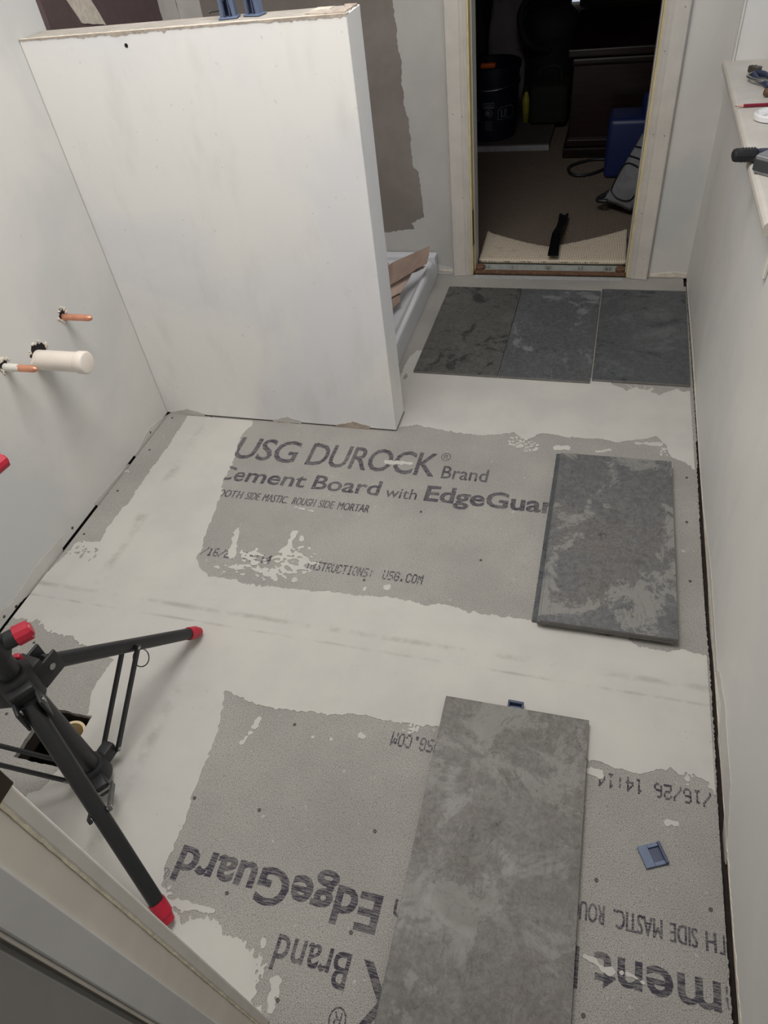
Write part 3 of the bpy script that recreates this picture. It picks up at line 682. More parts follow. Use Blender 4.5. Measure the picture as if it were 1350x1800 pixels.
kg = NT('window_glass'); kg.b.inputs['Transmission Weight'].default_value = 1; kg.b.inputs['IOR'].default_value = 1.02
M_GLASS = kg.done((.9, .93, .95), .35)
mesh_obj('pane', B((XR + .148, WY0 + .05, SZ + .075), (XR + .151, WY1 - .05, 1.31)), M_GLASS, w1)
mesh_obj('pane', B((XR + .148, WY0 + .05, 1.35), (XR + .151, WY1 - .05, 1.90)), M_GLASS, w1)
bm = bmesh.new(); SX = .300; ST = SZ + .028
prof = [(XR + .134, SZ + .001), (XR + .134, ST), (SX + .012, ST), (SX + .005, ST - .002), (SX + .001, ST - .007), (SX, ST - .014), (SX + .001, ST - .021), (SX + .006, SZ + .001)]
def sillpart(y0, y1, pr):
    lo = [bm.verts.new((a, y0, b)) for a, b in pr]; hi = [bm.verts.new((a, y1, b)) for a, b in pr]
    for k in range(len(pr)): bm.faces.new((lo[k], lo[(k + 1) % len(pr)], hi[(k + 1) % len(pr)], hi[k]))
    bm.faces.new(lo[::-1]); bm.faces.new(hi)
sillpart(WY0 + .001, WY1 - .001, prof)
sillpart(WY0 - .018, WY0 + .001, [(XR - .0005, SZ + .001), (XR - .0005, ST)] + prof[2:]); sillpart(WY1 - .001, WY1 + .018, [(XR - .0005, SZ + .001), (XR - .0005, ST)] + prof[2:])
bmesh.ops.recalc_face_normals(bm, faces=bm.faces[:])
mesh_obj('window_sill', bm, M_TRIM, w1)
mesh_obj('sill_apron', B((XR - .008, WY0 - .016, .63), (XR - .0003, WY0 + .012, SZ), .002, 1), M_TRIM2, w1)
mesh_obj('bright_corner_line', tube(bmesh.new(), [(XR - .004, WY1 - .004, ST), (XR - .004, WY1 - .004, 1.94)], .003, 8), M_TRIM2, w1)  # thin white bead added to draw the bright line of the recess corner

# --- front wall, doorway the picture is taken from
JX = -.386
struct('wall_front', B((XL - .10, .02, .0), (JX - .018, .134, 2.40)), M_WALL)
struct('wall_front_header', B((JX - .018, .02, 2.05), (XR, .134, 2.40)), M_WALL)
d2 = struct('door_2', B((JX - .0175, .0275, 2.03), (XR, .134, 2.049)), M_TRIM2)
mesh_obj('door_casing', B((JX - .075, .1235, .001), (JX + .0006, .1395, 2.08), .003, 3), M_TRIM2, d2)
mesh_obj('door_jamb', B((JX - .0175, .056, .001), (JX - .0005, .1234, 2.03), .001, 2), simple('cream_jamb_paint', (232, 226, 216), .4, 0, .05, 10, .15), d2)
mesh_obj('door_stop', B((JX - .0175, .0595, .001), (JX + .0025, .0935, 2.03), .002, 2), simple('grey_white_stop_paint', (206, 207, 207), .4, 0, .04, 10, .15), d2)
bm = bmesh.new(); rnd = random.Random(5)
for k in range(90):
    z = .02 + k * .0098; box(bm, (JX - .0008, .1218 + rnd.uniform(-.0002, .0002), z), (JX + .0004 + rnd.uniform(-.0003, .0004), .1246 + rnd.uniform(-.0003, .0003), z + .0098))
mesh_obj('caulk_bead', bm, simple('yellowed_caulk', (224, 216, 194), .6, 0, .15, 60), d2)
mesh_obj('strike_plate', B((JX - .006, .104, .884), (JX + .0016, .1405, .945), .0012, 3), M_BRONZE, d2)
mesh_obj('threshold', B((JX - .0004, .05, -.0005), (JX + .06, .128, .004), .001, 1), simple('worn_threshold_wood', (128, 98, 66), .7, 0, .25, 40), d2)
mesh_obj('door_leaf', B((JX - .040, -.70, .012), (JX - .002, .0505, 2.02), .002, 2), simple('grey_door_paint', (150, 149, 147), .5, 0, .05, 8, .15), d2)
# hall behind the camera
struct('floor_hall', B((-1.0, -1.7, -.05), (.62, -.2, -.001)), M_SUB)
M_HALL = simple('darkened_hall_paint', (120, 114, 106), .7)  # kept dark so the unseen hall bounces less light onto the near floor
struct('wall_hall', B((-.60, -1.7, .0), (-.55, .0195, 2.40)), M_HALL)
struct('wall_hall_end', B((-.60, -1.75, .0), (.62, -1.70, 2.40)), M_HALL)
struct('wall_hall_right', B((.502, -1.7, .0), (.552, -.2, 2.40)), M_HALL)
struct('ceiling', B((-1.66, -1.75, 2.401), (.62, YB + .12, 2.45)), M_CEIL)
lt = thing('ceiling_light', 'large square white ceiling panel lamp above the small bathroom', 'ceiling light', (-.50, 1.16, 2.40))
mesh_obj('lamp_base', B((-.51, -.51, -.045), (.51, .51, -.0005), .008), M_TRIM2, lt)
ke = NT('lamp_diffuser'); ke.b.inputs['Emission Color'].default_value = (1, .96, .9, 1); ke.b.inputs['Emission Strength'].default_value = 2.0
mesh_obj('diffuser', B((-.48, -.48, -.056), (.48, .48, -.0452), .003), ke.done((.9, .9, .88), .5), lt)

# =================================================================== TILES
def tile(name, label, cx, cy, z0, w, l, rz, mat, cat='tile', group=None, th=.009):
    t = thing(name, label, cat, (cx, cy, z0), group); t.rotation_euler[2] = rz
    sharp_smooth(mesh_obj('tile_body', B((-w / 2, -l / 2, 0), (w / 2, l / 2, th - .0012), .0006, 1), M_EDGE, t))
    mesh_obj('glazed_face', B((-w / 2 + .0004, -l / 2 + .0004, th - .0012), (w / 2 - .0004, l / 2 - .0004, th), .0003, 1), mat, t)
    return t
MT1 = tile_mat('slate_tile_warm', (80, 79, 77), (96, 95, 93), (36, 36, 37), 1.3, (76, 72, 68), (.52, .62), (.55, .60))
MT2 = tile_mat('slate_tile_blue', (78, 80, 82), (122, 124, 126), (50, 52, 56), 2.7, (72, 74, 76), (.56, .62), (.60, .68))
MT3 = tile_mat('slate_tile_dark', (72, 75, 77), (94, 97, 99), (40, 42, 47), 4.1, (64, 66, 69), (.52, .64), (.54, .62))
MT4 = tile_mat('slate_tile_patchy', (90, 91, 93), (134, 133, 129), (58, 57, 56), 6.4, (98, 90, 83), (.52, .55), (.60, .66), 1.2)
MT5 = tile_mat('slate_tile_weathered', (97, 95, 91), (126, 125, 121), (58, 53, 49), 8.8, (90, 82, 76), (.5, .56), (.62, .67), 1.4)
FZ = .0014
def quad_tile(c, label, mat, z, **k):
    """c: three floor corners near-left, near-right, far-left"""
    nl, nr, flp = c; w = (nr - nl).length; l = (flp - nl).length; ctr = (nr + flp) / 2
    a = math.atan2((nr - nl).y, (nr - nl).x)
    return ctr, w, l, a
zt = FZ + .009
tile('floor_tile', 'warm dark grey slate-look floor tile nearest the shower tray, left of the doorway row', -.4305, 2.308, FZ, .2925, .612, -.012, MT1, group='three tiles laid in a row at the doorway')
tile('floor_tile', 'blue-grey slate-look floor tile in the middle of the doorway row', -.1325, 2.305, FZ, .299, .612, -.010, MT2, group='three tiles laid in a row at the doorway')
tile('floor_tile', 'darkest blue-grey veined floor tile of the doorway row, against the right wall', .1725, 2.318, FZ, .3005, .612, -.008, MT3, group='three tiles laid in a row at the doorway')
g = 'short stack of loose tiles by the right wall'
tile('floor_tile', 'lowest tile of the stack by the right wall, its dark left edge sticking out', .089, 1.316, FZ, .298, .610, -.004, MT3, group=g)
tile('floor_tile', 'middle tile of the stack by the right wall, only its edge showing', .102, 1.305, FZ + .0093, .300, .608, -.003, MT4, group=g)
tile('floor_tile', 'top tile of the stack by the right wall, mottled grey with pale patches', .106, 1.303, FZ + .0186, .300, .606, .006, MT4, group=g)
tile('floor_tile', 'long weathered grey tile lying alone in the foreground with a blue clip at its far end', -.066, .470, FZ + .0072, .300, .606, .006, MT5)
# spacers between the doorway tiles are clear blobs of adhesive
# =================================================================== LEVELLING CLIPS
def wedge(name, label, loc, rz, mat, sc=1.0, grp=None):
    t = thing(name, label, 'clip', loc, grp); t.rotation_euler[2] = rz
    bm = bmesh.new(); a, b, h = .024 * sc, .022 * sc, .006 * sc
    box(bm, (-a, -b, 0), (-a + .020 * sc, b, h), .0012)            # solid shelf
    box(bm, (-a + .020 * sc, b - .008 * sc, 0), (a - .006 * sc, b, h), .001); box(bm, (-a + .020 * sc, -b, 0), (a - .006 * sc, -b + .008 * sc, h), .001)
    mesh_obj('clip_frame', bm, mat, t)
    bm = bmesh.new(); box(bm, (a - .006 * sc, -b, 0), (a, b, .009 * sc), .001)
    mesh_obj('upright_bar', bm, M_BLUED if mat is M_BLUEP else mat, t)
    bm = bmesh.new(); box(bm, (-a + .020 * sc, -b + .008 * sc, 0), (a - .006 * sc, b - .008 * sc, .0012)); mesh_obj('thin_web', bm, M_BLUED, t)
    return t
p = at(1145, 1504)
wedge('leveling_clip', 'slate-blue plastic tile leveling clip lying on the cement board right of the long tile', (p.x + .002, p.y, .0004), .45, M_BLUEP, .88)
p = at(905, 1246)
t = thing('leveling_clip', 'dark blue leveling clip poking out from under the far edge of the long foreground tile', 'clip', (p.x + .001, .765, FZ))
bm = bmesh.new(); box(bm, (-.0165, -.03, 0), (.0165, .001, .0055)); box(bm, (-.0165, .001, 0), (-.0125, .026, .012), .001); box(bm, (.0125, .001, 0), (.0165, .026, .012), .001); box(bm, (-.0165, .020, 0), (.0165, .026, .014), .0015)
mesh_obj('clip_frame', bm, M_BLUED, t)
mesh_obj('base_web', B((-.0125, .001, 0), (.0125, .020, .002)), M_BLUEP, t)
def tallclip(label, p, rz):
    t = thing('leveling_clip', label, 'clip', p, 'pair of clips standing on the half wall'); t.rotation_euler[2] = rz
    bm = bmesh.new(); box(bm, (-.022, -.016, 0), (.022, .016, .0045), .002)
    mesh_obj('foot_plate', bm, M_BLUEP, t)
    bm = bmesh.new()
    prof = [(-.018, .0045), (-.010, .0045), (-.0075, .03), (.0, .038), (.0075, .03), (.010, .0045), (.018, .0045), (.016, .05), (.014, .085), (-.014, .085), (-.016, .05)]
    f = [bm.verts.new((a, -.010, b)) for a, b in prof]; k = [bm.verts.new((a, .010, b)) for a, b in prof]; n = len(prof)
    for i in range(n): bm.faces.new((f[i], f[(i + 1) % n], k[(i + 1) % n], k[i]))
    bm.faces.new(f[::-1]); bm.faces.new(k); bmesh.ops.triangulate(bm, faces=[q for q in bm.faces if len(q.verts) > 4]); bmesh.ops.recalc_face_normals(bm, faces=bm.faces[:])
    mesh_obj('arched_stem', bm, M_BLUEP, t)
    bm = bmesh.new()
    for s in (-1, 1): box(bm, (-.0015 + s * .006, -.0145, .0045), (.0015 + s * .006, -.010, .08), .0005, 1)
    mesh_obj('rib', bm, M_BLUED, t)
p = at(427, 21, PH)
tallclip('blue-grey plastic leveling clip standing on the half wall, the left one of two', (p.x, PY0 + .052, PH + .0016), .15)
tallclip('blue-grey plastic leveling clip standing on the half wall, the right one of two', (p.x + .058, PY0 + .062, PH + .0016), -.25)

# =================================================================== TRIPOD STAND
CX, CY = -.893, .445
ts = thing('tripod_stand', 'black tripod work-light stand with red end caps straddling the drain hole', 'tripod', (CX, CY, 0))
c0 = Vector((CX, CY, 0))
L = lambda v: Vector(v)
def tm(name, bm, mat, par=ts, sm=True):
    o = mesh_obj(name, bm, mat, par)
    if sm: sharp_smooth(o, 45)
    return o
tm('center_column', cyl(bmesh.new(), (0, 0, .035), (0, 0, 1.05), .0205, n=32), M_BLACK)
bm = lathe(bmesh.new(), [(.0001, .018), (.026, .018), (.030, .024), (.030, .066), (.024, .072), (.0001, .072)], n=32)
feet = [Vector((-.848, .821, 0)) - c0, Vector((-.623, .235, 0)) - c0, Vector((-1.243, .333, 0)) - c0]
dirs = [Vector((f.x, f.y, 0)).normalized() for f in feet]
for d in dirs:
    s = Vector((-d.y, d.x, 0)); ax = Matrix((d, s, Vector((0, 0, 1)))).transposed()
    obox(bm, d * .040 + Vector((0, 0, .045)), ax, (.036, .026, .034), .004)
tm('lower_hub', bm, M_BLACKP)
bm = lathe(bmesh.new(), [(.0001, .335), (.029, .335), (.032, .342), (.032, .405), (.027, .412), (.0001, .412)], n=32)
for d in dirs:
    s = Vector((-d.y, d.x, 0)); ax = Matrix((d, s, Vector((0, 0, 1)))).transposed()
    for q in (-1, 1): obox(bm, d * .048 + s * q * .0195 + Vector((0, 0, .362)), ax, (.052, .006, .050), .002)
    obox(bm, d * .030 + Vector((0, 0, .385)), ax, (.03, .044, .03), .004)
tm('upper_hub', bm, M_BLACKP)
for i, (f, d) in enumerate(zip(feet, dirs)):
    s = Vector((-d.y, d.x, 0)); a = d * .052 + Vector((0, 0, .365)); b = f + Vector((0, 0, .022)); ax = (b - a).normalized()
    lg = tm('leg', cyl(bmesh.new(), a - ax * .005, b - ax * .012, .0152, .0135, n=26), M_BLACK)
    bm = bmesh.new(); cyl(bm, b - ax * .032, b - ax * .004, .0158, .0158, n=12); cyl(bm, b - ax * .004, b + ax * .012, .0135, .0115, n=14)
    lo = min(v.co.z for v in bm.verts); dz = max(0, .0018 - lo)
    for v in bm.verts: v.co.z = max(v.co.z, .0018)
    tm('foot_cap', bm, M_RED, lg)
    bm = bmesh.new(); cyl(bm, a - s * .0245, a + s * .0245, .0065, n=14)
    tm('pivot_bolt', bm, M_STEEL)
    m = a.lerp(b, .50); lo = d * .056 + Vector((0, 0, .045))
    for q in (-1, 1):
        bd = (m - lo).normalized(); up = s
        axm = Matrix((bd, s, bd.cross(s))).transposed()
        obx = bmesh.new(); obox(obx, (m + lo) / 2 + s * q * .0185, axm, ((m - lo).length + .014, .0065, .0115), .0015)
        tm('brace', obx, M_GREYM if (i == 1 and q == 1) else M_BLACK, sm=False)
    for pt in (m, lo):
        bm = bmesh.new(); cyl(bm, pt - s * .0225, pt + s * .0225, .004, n=12); tm('pivot_bolt', bm, M_STEEL)
d = dirs[0]; s = Vector((-d.y, d.x, 0)); m = (dirs[0] * .052 + Vector((0, 0, .365))).lerp(feet[0] + Vector((0, 0, .022)), .52) - s * .025
tm('wire_loop', tube(bmesh.new(), [at(248 + 14 * math.cos(k * .3142), 1156 + 16 * math.sin(k * .3142), .165 - .012 * math.sin(k * .3142)) - c0 for k in range(20)], .0013, 6, True), M_BLACKP)
def knob(z, end, r=.012):
    e = Vector(end) - c0; d = Vector((e.x, e.y, 0)).normalized(); a = Vector((0, 0, z)) + d * .019; e = Vector((e.x, e.y, z))
    ar = tm('side_arm', cyl(bmesh.new(), a, e - d * .022, r, n=24), M_BLACK)
    bm = bmesh.new(); cyl(bm, e - d * .024, e, r + .0028, r + .002, n=12); cyl(bm, e, e + d * .0035, r * .8, r * .7, n=12)
    o = tm('end_cap', bm, M_RED, ar, False)
    bm = bmesh.new(); lathe(bm, [(.0205, z - .022), (.027, z - .02), (.027, z + .02), (.0205, z + .022)], n=24); tm('arm_collar', bm, M_BLACKP)
knob(.48, at(53, 1106, .48), .0155); knob(.735, at(6, 808, .735), .011)
bm = bmesh.new(); obox(bm, at(33, 1158, .405) - c0, Matrix.Rotation(.3, 3, 'Z'), (.013, .011, .022), .003); tm('red_lever', bm, M_RED, sm=False)

# =================================================================== TOOLS ON THE SILL
zs = ST + .0004
def on(u, v, dz=0): return at(u, v, zs + dz)
# pencil
a = on(1292, 187, .004); b = on(1420, 180, .004); dd = (b - a).normalized()
pc = thing('pencil', 'dark red carpenter pencil lying across the window sill', 'pencil', (a.x, a.y, zs))
o0 = Vector((a.x, a.y, zs)); A = a - o0
mesh_obj('barrel', cyl(bmesh.new(), A + dd * .020, A + dd * .125, .0042, n=6), simple('maroon_lacquer', (122, 20, 44), .35, 0, .05), pc)
mesh_obj('wood_tip', cyl(bmesh.new(), A + dd * .004, A + dd * .020, .0014, .0042, n=6), simple('pencil_wood', (206, 164, 148), .7), pc)
mesh_obj('lead', cyl(bmesh.new(), A, A + dd * .004, .0004, .0014, n=6), M_DARK, pc)
# cable clamp / pliers
c = on(1322, 122, .012); pl = thing('pliers', 'old pliers with blue grips lying at the far end of the window sill', 'pliers', (c.x, c.y, zs))
K = Vector((c.x, c.y, zs)); e = on(1372, 158, .012) - K; e.z = 0; e = e.normalized(); s = Vector((-e.y, e.x, 0)); ax = Matrix((e, s, Vector((0, 0, 1)))).transposed()
bm = bmesh.new(); obox(bm, Vector((0, 0, .012)) + e * .004, ax, (.036, .016, .018), .004); obox(bm, Vector((0, 0, .012)) + e * .004 + s * .012, ax, (.034, .009, .016), .003)
mesh_obj('jaws', bm, simple('rusty_steel', (84, 72, 62), .6, .5, .25, 60), pl)
bm = bmesh.new(); cyl(bm, e * .026 + s * .006 + Vector((0, 0, .001)), e * .026 + s * .006 + Vector((0, 0, .024)), .010, n=20); mesh_obj('pivot', bm, M_GREYM, pl)
for q, w in ((-1, .012), (1, .016)):
    P = spline([e * .03 + s * q * .004, e * .055 + s * q * w, e * .10 + s * q * w * 1.15, e * .16 + s * q * w * .8], 6)
    o = mesh_obj('handle_grip', tube(bmesh.new(), [v + Vector((0, 0, .010)) for v in P], [.007 + .0015 * math.sin(i * .4) for i in range(len(P))], 12), simple('navy_grip', (44, 54, 78), .5), pl, smooth=True)
P = spline([e * .045 - s * .016 + Vector((0, 0, .014)), e * .07 - s * .036 + Vector((0, 0, .014)), e * .11 - s * .028 + Vector((0, 0, .014)), e * .14 - s * .006 + Vector((0, 0, .014))], 6)
mesh_obj('wire_catch', tube(bmesh.new(), P, .0035, 10), M_STEEL, pl, smooth=True)
c = on(1345, 160, .01); wc = thing('wood_handle', 'small brown wooden tool handle beside the pliers on the sill', 'tool', (c.x, c.y, zs))
mesh_obj('grip', lathe(bmesh.new(), [(.0001, 0), (.008, .001), (.0105, .008), (.009, .022), (.0105, .04), (.007, .075), (.0001, .076)], (-.004, -.012, .0108), (.85, -.5, 0), 18), simple('worn_oiled_wood', (96, 70, 50), .5, 0, .3, 40), wc, smooth=True)
# white plastic ring fitting
c = on(1352, 208, 0); rg = thing('plastic_ring', 'white round plastic fitting lying on the sill next to the pencil', 'fitting', (c.x + .004, c.y - .004, zs)); rg.scale = (1.22, 1.22, 1.2)
bm = bmesh.new(); prof = [(.030, .0), (.034, .002), (.034, .010), (.030, .013), (.026, .010), (.022, .009), (.013, .009), (.011, .014), (.007, .014), (.006, .0)]
n = 36; rows = [[bm.verts.new((r * math.cos(6.28319 * k / n), r * math.sin(6.28319 * k / n), h)) for k in range(n)] for r, h in prof]
for a_, b_ in zip(rows, rows[1:] + rows[:1]):
    for k in range(n): bm.faces.new((a_[k], a_[(k + 1) % n], b_[(k + 1) % n], b_[k]))
bmesh.ops.recalc_face_normals(bm, faces=bm.faces[:]); sharp_smooth(mesh_obj('ring_body', bm, simple('white_plastic', (228, 228, 228), .3, 0, .02), rg))
bm = bmesh.new()
for k in range(5): obox(bm, Vector((.02 * math.cos(k * 1.257), .02 * math.sin(k * 1.257), .011)), Matrix.Rotation(k * 1.257, 3, 'Z'), (.018, .003, .004), .0008)
mesh_obj('spoke', bm, simple('white_plastic_spokes', (222, 222, 222), .3, 0, .02), rg)
# utility knife / black handle
a = on(1286, 273, .0135); b = on(1400, 270, .0135); mid = (a + b) / 2; dd = (b - a).normalized(); s = Vector((-dd.y, dd.x, 0)); ax = Matrix((dd, s, Vector((0, 0, 1)))).transposed()
kn = thing('putty_knife', 'putty knife with black and navy handle overhanging the sill edge', 'tool', (mid.x, mid.y, zs)); K = Vector((mid.x, mid.y, zs))
ln = (b - a).length
bm = bmesh.new(); obox(bm, a - K + dd * .028 + Vector((0, 0, 0)), ax, (.056, .033, .0255), .0095); 
for k in range(5): obox(bm, a - K + dd * (.022 + k * .006), ax, (.0022, .022, .0262), .0006)
mesh_obj('rubber_grip', bm, M_BLACKP, kn)
bm = bmesh.new(); obox(bm, a - K + dd * .086, ax, (.068, .030, .021), .006); mesh_obj('handle_body', bm, simple('navy_plastic_handle', (28, 34, 62), .35), kn)
# tape measure
c = on(1352, 302, 0); tp = thing('tape_measure', 'silver and black tape measure lying by the near end of the sill', 'tape measure', (c.x + .010, c.y - .012, zs)); tp.scale = (1.3, 1.3, 1.3)
ax = Matrix.Rotation(-.75, 3, 'Z'); bm = bmesh.new()
pr = [(-.030, -.020), (.018, -.020), (.030, -.008), (.030, .018), (.016, .030), (-.020, .030), (-.030, .016)]
lo = [bm.verts.new(ax @ Vector((x, y, 0))) for x, y in pr]; hi = [bm.verts.new(ax @ Vector((x, y, .030))) for x, y in pr]; n = len(pr)
for k in range(n): bm.faces.new((lo[k], lo[(k + 1) % n], hi[(k + 1) % n], hi[k]))
bm.faces.new(lo[::-1]); bm.faces.new(hi); bmesh.ops.bevel(bm, geom=bm.edges[:], offset=.003, segments=3, affect='EDGES'); sharp_smooth(mesh_obj('case', bm, simple('silver_plastic', (150, 152, 156), .3, .5, .05), tp))
bm = bmesh.new(); obox(bm, ax @ Vector((-.0295, -.001, .014)), ax, (.004, .034, .020), .001); obox(bm, ax @ Vector((-.004, -.0195, .014)), ax, (.046, .003, .018), .001); mesh_obj('rubber_bumper', bm, simple('grey_rubber', (58, 60, 62), .6), tp)
bm = bmesh.new(); cyl(bm, ax @ Vector((0, .004, .030)), ax @ Vector((0, .004, .0312)), .017, n=24); mesh_obj('side_disc', bm, M_BLACKP, tp)

# =================================================================== DOORWAY FLOOR AND NEXT ROOM
CZ = .004
def carpet_mat(name, a, b, sc=1.0):
    k = NT(name); v = k.vec(scale=(1, 1, 1), rot=(0, 0, math.radians(45)))
    w1 = k.wave(26 * sc, v, .6, 'X'); w2 = k.wave(26 * sc, v, .6, 'Y'); f = k.math('MULTIPLY', w1, w2); n = k.noise(240, 3)
    c = k.mix(k.ramp(f, .05, .55), lin(a), lin(b)); c = k.mix(k.ramp(n, .35, .7, 0, .5), c, lin(a)); k.bump(f, .7, .004)
    return k.done(c, .95, 0, .1)
M_CARP = carpet_mat('berber_carpet', (82, 73, 65), (160, 147, 134))
kb = NT('burlap_backing'); w1 = kb.wave(48, None, 2.5, 'X'); w2 = kb.wave(52, kb.vec(), 2.5, 'Y'); nn = kb.noise(35, 4)
cc = kb.mix(kb.ramp(kb.math('MINIMUM', w1, w2), .02, .35), lin((120, 106, 88)), lin((222, 212, 194))); cc = kb.mix(kb.ramp(nn, .5, .75, 0, .35), cc, lin((150, 134, 110)))
kb.bump(kb.math('MULTIPLY', w1, w2), .5, .001); M_BURL = kb.done(cc, .95, 0, .1)
fc = struct('floor_carpet', B((-3.0, 2.905, -.05), (2.2, 8.2, CZ)), M_CARP)
M_WOODTR = simple('tack_strip_wood', (104, 76, 58), .85, 0, .25, 60)
dth = struct('floor_threshold', B((DX0 + .001, YB + .001, -.0128), (DX1 - .001, 2.904, -.004)), M_SUB)
mesh_obj('grey_underlay_strip', B((DX0 + .02, YB + .042, -.0039), (DX1 - .015, 2.90, .002)), simple('grey_white_underlay', (150, 154, 150), .8, 0, .12, 30), dth)
mesh_obj('tack_strip', B((DX0 + .002, YB + .014, -.0039), (DX1 - .002, YB + .040, .004), .001, 1), M_WOODTR, dth)
bm = bmesh.new(); rnd = random.Random(8)
for k in range(46):
    x = DX0 + .01 + k * .0128; y = YB + .022 + (.009 if k % 2 else 0); cyl(bm, (x, y, .004), (x + .001, y + .002, .0085), .0007, .0002, 5)
for k in range(60):
    x = DX0 + .03 + rnd.choice((.02, .13, .27, .40, .5)) + rnd.uniform(-.015, .015); y = YB + .05; tube(bm, [(x, y, .003), (x + rnd.uniform(-.003, .006), y + .002, .011), (x + rnd.uniform(-.006, .010), y + .006, .016)], .0004, 4)
mesh_obj('tacks_and_fibres', bm, simple('dark_tack_metal', (60, 52, 44), .6, .3), dth, kind='stuff')
for x, s in ((DX0 + .021, 1), (DX1 - .022, -1)):
    mesh_obj('wood_scrap', lathe(bmesh.new(), [(.0001, 0), (.019, 0), (.020, .012), (.016, .016), (.0001, .017)], (x, YB + .048, .003), (0, 0, 1), 18), M_WOODTR, dth)
mesh_obj('edge_tape', sheet(ragged([(DX0 + .01, YB - .032), (DX1 - .01, YB - .032), (DX1 - .01, YB - .004), (DX0 + .01, YB - .004)], .02, .0008, 1), lambda a, b, h: Vector((a, b, h)), .0005), simple('grey_print_tape', (158, 160, 160), .7, 0, .1, 60), b_far)
# folded-back carpet edge
fx0, fx1 = DX0 + .004, DX1 - .004
fl_ = thing('carpet_flap', 'folded-back carpet edge showing pale woven backing in the doorway', 'carpet', ((fx0 + fx1) / 2, 2.9, CZ))
bm = bmesh.new(); NU, NV = 60, 22; G_ = []; rnd = random.Random(6); K = Vector(fl_.location)
for i in range(NU + 1):
    t = i / NU; x = fx0 + (fx1 - fx0) * t; row = []
    back = 2.945 + .095 * abs((t - .47) / .5) ** 1.2 + rnd.uniform(-.003, .003); lift = .006 + .030 * abs((t - .47) / .5) ** 1.5
    xx = x + (.006 if t < .03 else 0)
    for j in range(NV + 1):
        v = j / NV
        if v < .18: a = v / .18 * math.pi * .5; y = 2.834 - .010 * math.sin(a * 2) * .3 + (1 - math.sin(a)) * .008; z = .006 + .012 * (1 - math.cos(a))
        else: w = (v - .18) / .82; y = 2.834 + (back - 2.834) * w; z = .018 + .008 * math.sin(w * 3.1) + lift * w * w
        row.append(bm.verts.new(Vector((xx + .02 * v * (.5 - t) * .4, y, z + CZ)) - K))
    G_.append(row)
for i in range(NU):
    for j in range(NV): bm.faces.new((G_[i][j], G_[i + 1][j], G_[i + 1][j + 1], G_[i][j + 1]))
bmesh.ops.recalc_face_normals(bm, faces=bm.faces[:]); bmesh.ops.solidify(bm, geom=bm.faces[:], thickness=.004)
mesh_obj('woven_backing', bm, M_BURL, fl_, smooth=True)
# pry bar
pb = thing('pry_bar', 'short black flat pry bar resting on the folded carpet edge', 'pry bar', (-.18, 3.0, .03)); K = Vector(pb.location)
pts = [at(972, 450, .048), at(976, 424, .062), at(978, 412, .064), at(985, 400, .042), at(988, 392, .035), at(991, 380, .030)]
wd = [.021, .0195, .018, .017, .018, .021]
bm = bmesh.new(); rows = []
for i, (p, w) in enumerate(zip(pts, wd)):
    rows.append([bm.verts.new(p - K + Vector((q * w, 0, h))) for q, h in ((-1, 0), (1, 0), (1, .006), (-1, .006))])
for a, b in zip(rows, rows[1:]):
    for k in range(4): bm.faces.new((a[k], a[(k + 1) % 4], b[(k + 1) % 4], b[k]))
bm.faces.new(rows[0][::-1])
p = pts[-1] - K; d = (pts[-1] - pts[-2]).normalized() * .016
bmesh.ops.recalc_face_normals(bm, faces=bm.faces[:])
for q in (-1, 1): obox(bm, p + d * .5 + Vector((q * .0135, 0, .003)), Matrix.Identity(3), (.014, .018, .006), .001)
mesh_obj('bar', bm, simple('black_iron', (20, 20, 24), .35, .4, .1), pb)
# ---- next room shell
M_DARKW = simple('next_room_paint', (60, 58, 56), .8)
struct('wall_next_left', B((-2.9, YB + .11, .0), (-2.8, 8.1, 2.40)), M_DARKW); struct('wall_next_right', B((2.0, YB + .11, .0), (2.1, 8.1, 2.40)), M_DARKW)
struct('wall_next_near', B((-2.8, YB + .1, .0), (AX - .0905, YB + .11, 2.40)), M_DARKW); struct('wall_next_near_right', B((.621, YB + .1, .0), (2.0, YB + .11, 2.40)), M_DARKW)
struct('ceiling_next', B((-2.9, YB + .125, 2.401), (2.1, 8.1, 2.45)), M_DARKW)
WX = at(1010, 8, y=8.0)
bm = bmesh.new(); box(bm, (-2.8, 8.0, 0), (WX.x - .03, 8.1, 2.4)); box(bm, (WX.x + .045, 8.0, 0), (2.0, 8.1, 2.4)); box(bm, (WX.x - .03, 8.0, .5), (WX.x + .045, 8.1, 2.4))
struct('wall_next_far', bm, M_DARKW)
# chest
MAH = NT('dark_mahogany'); g_ = MAH.noise(6, 6, .6, MAH.vec(scale=(1, 1, 14))); M_MAH = MAH.done(MAH.mix(MAH.ramp(g_, .35, .7), lin((24, 15, 16)), lin((40, 26, 25))), .28, 0, .5)
ch = thing('blanket_chest', 'dark mahogany chest with moulded top and base in the unlit next room', 'chest', (.2, 4.5, CZ)); K = Vector(ch.location)
cx0, cx1, cy0, cy1 = -.235, .95, 4.075, 4.95
def cbox(n, a, b, bev=.004): return mesh_obj(n, B(tuple(Vector(a) - K), tuple(Vector(b) - K), bev, 3), M_MAH, ch)
cbox('body', (cx0 + .012, cy0 + .012, .08), (cx1, cy1, .46)); cbox('base_plinth', (cx0 - .012, cy0 - .012, CZ), (cx1 + .01, cy1, .055), .006); cbox('base_moulding', (cx0 - .002, cy0 - .002, .055), (cx1 + .01, cy1, .10), .012)
cbox('top_moulding', (cx0, cy0, .425), (cx1 + .01, cy1, .465), .014); cbox('lid', (cx0 - .018, cy0 - .018, .466), (cx1 + .03, cy1 + .01, .505), .008)
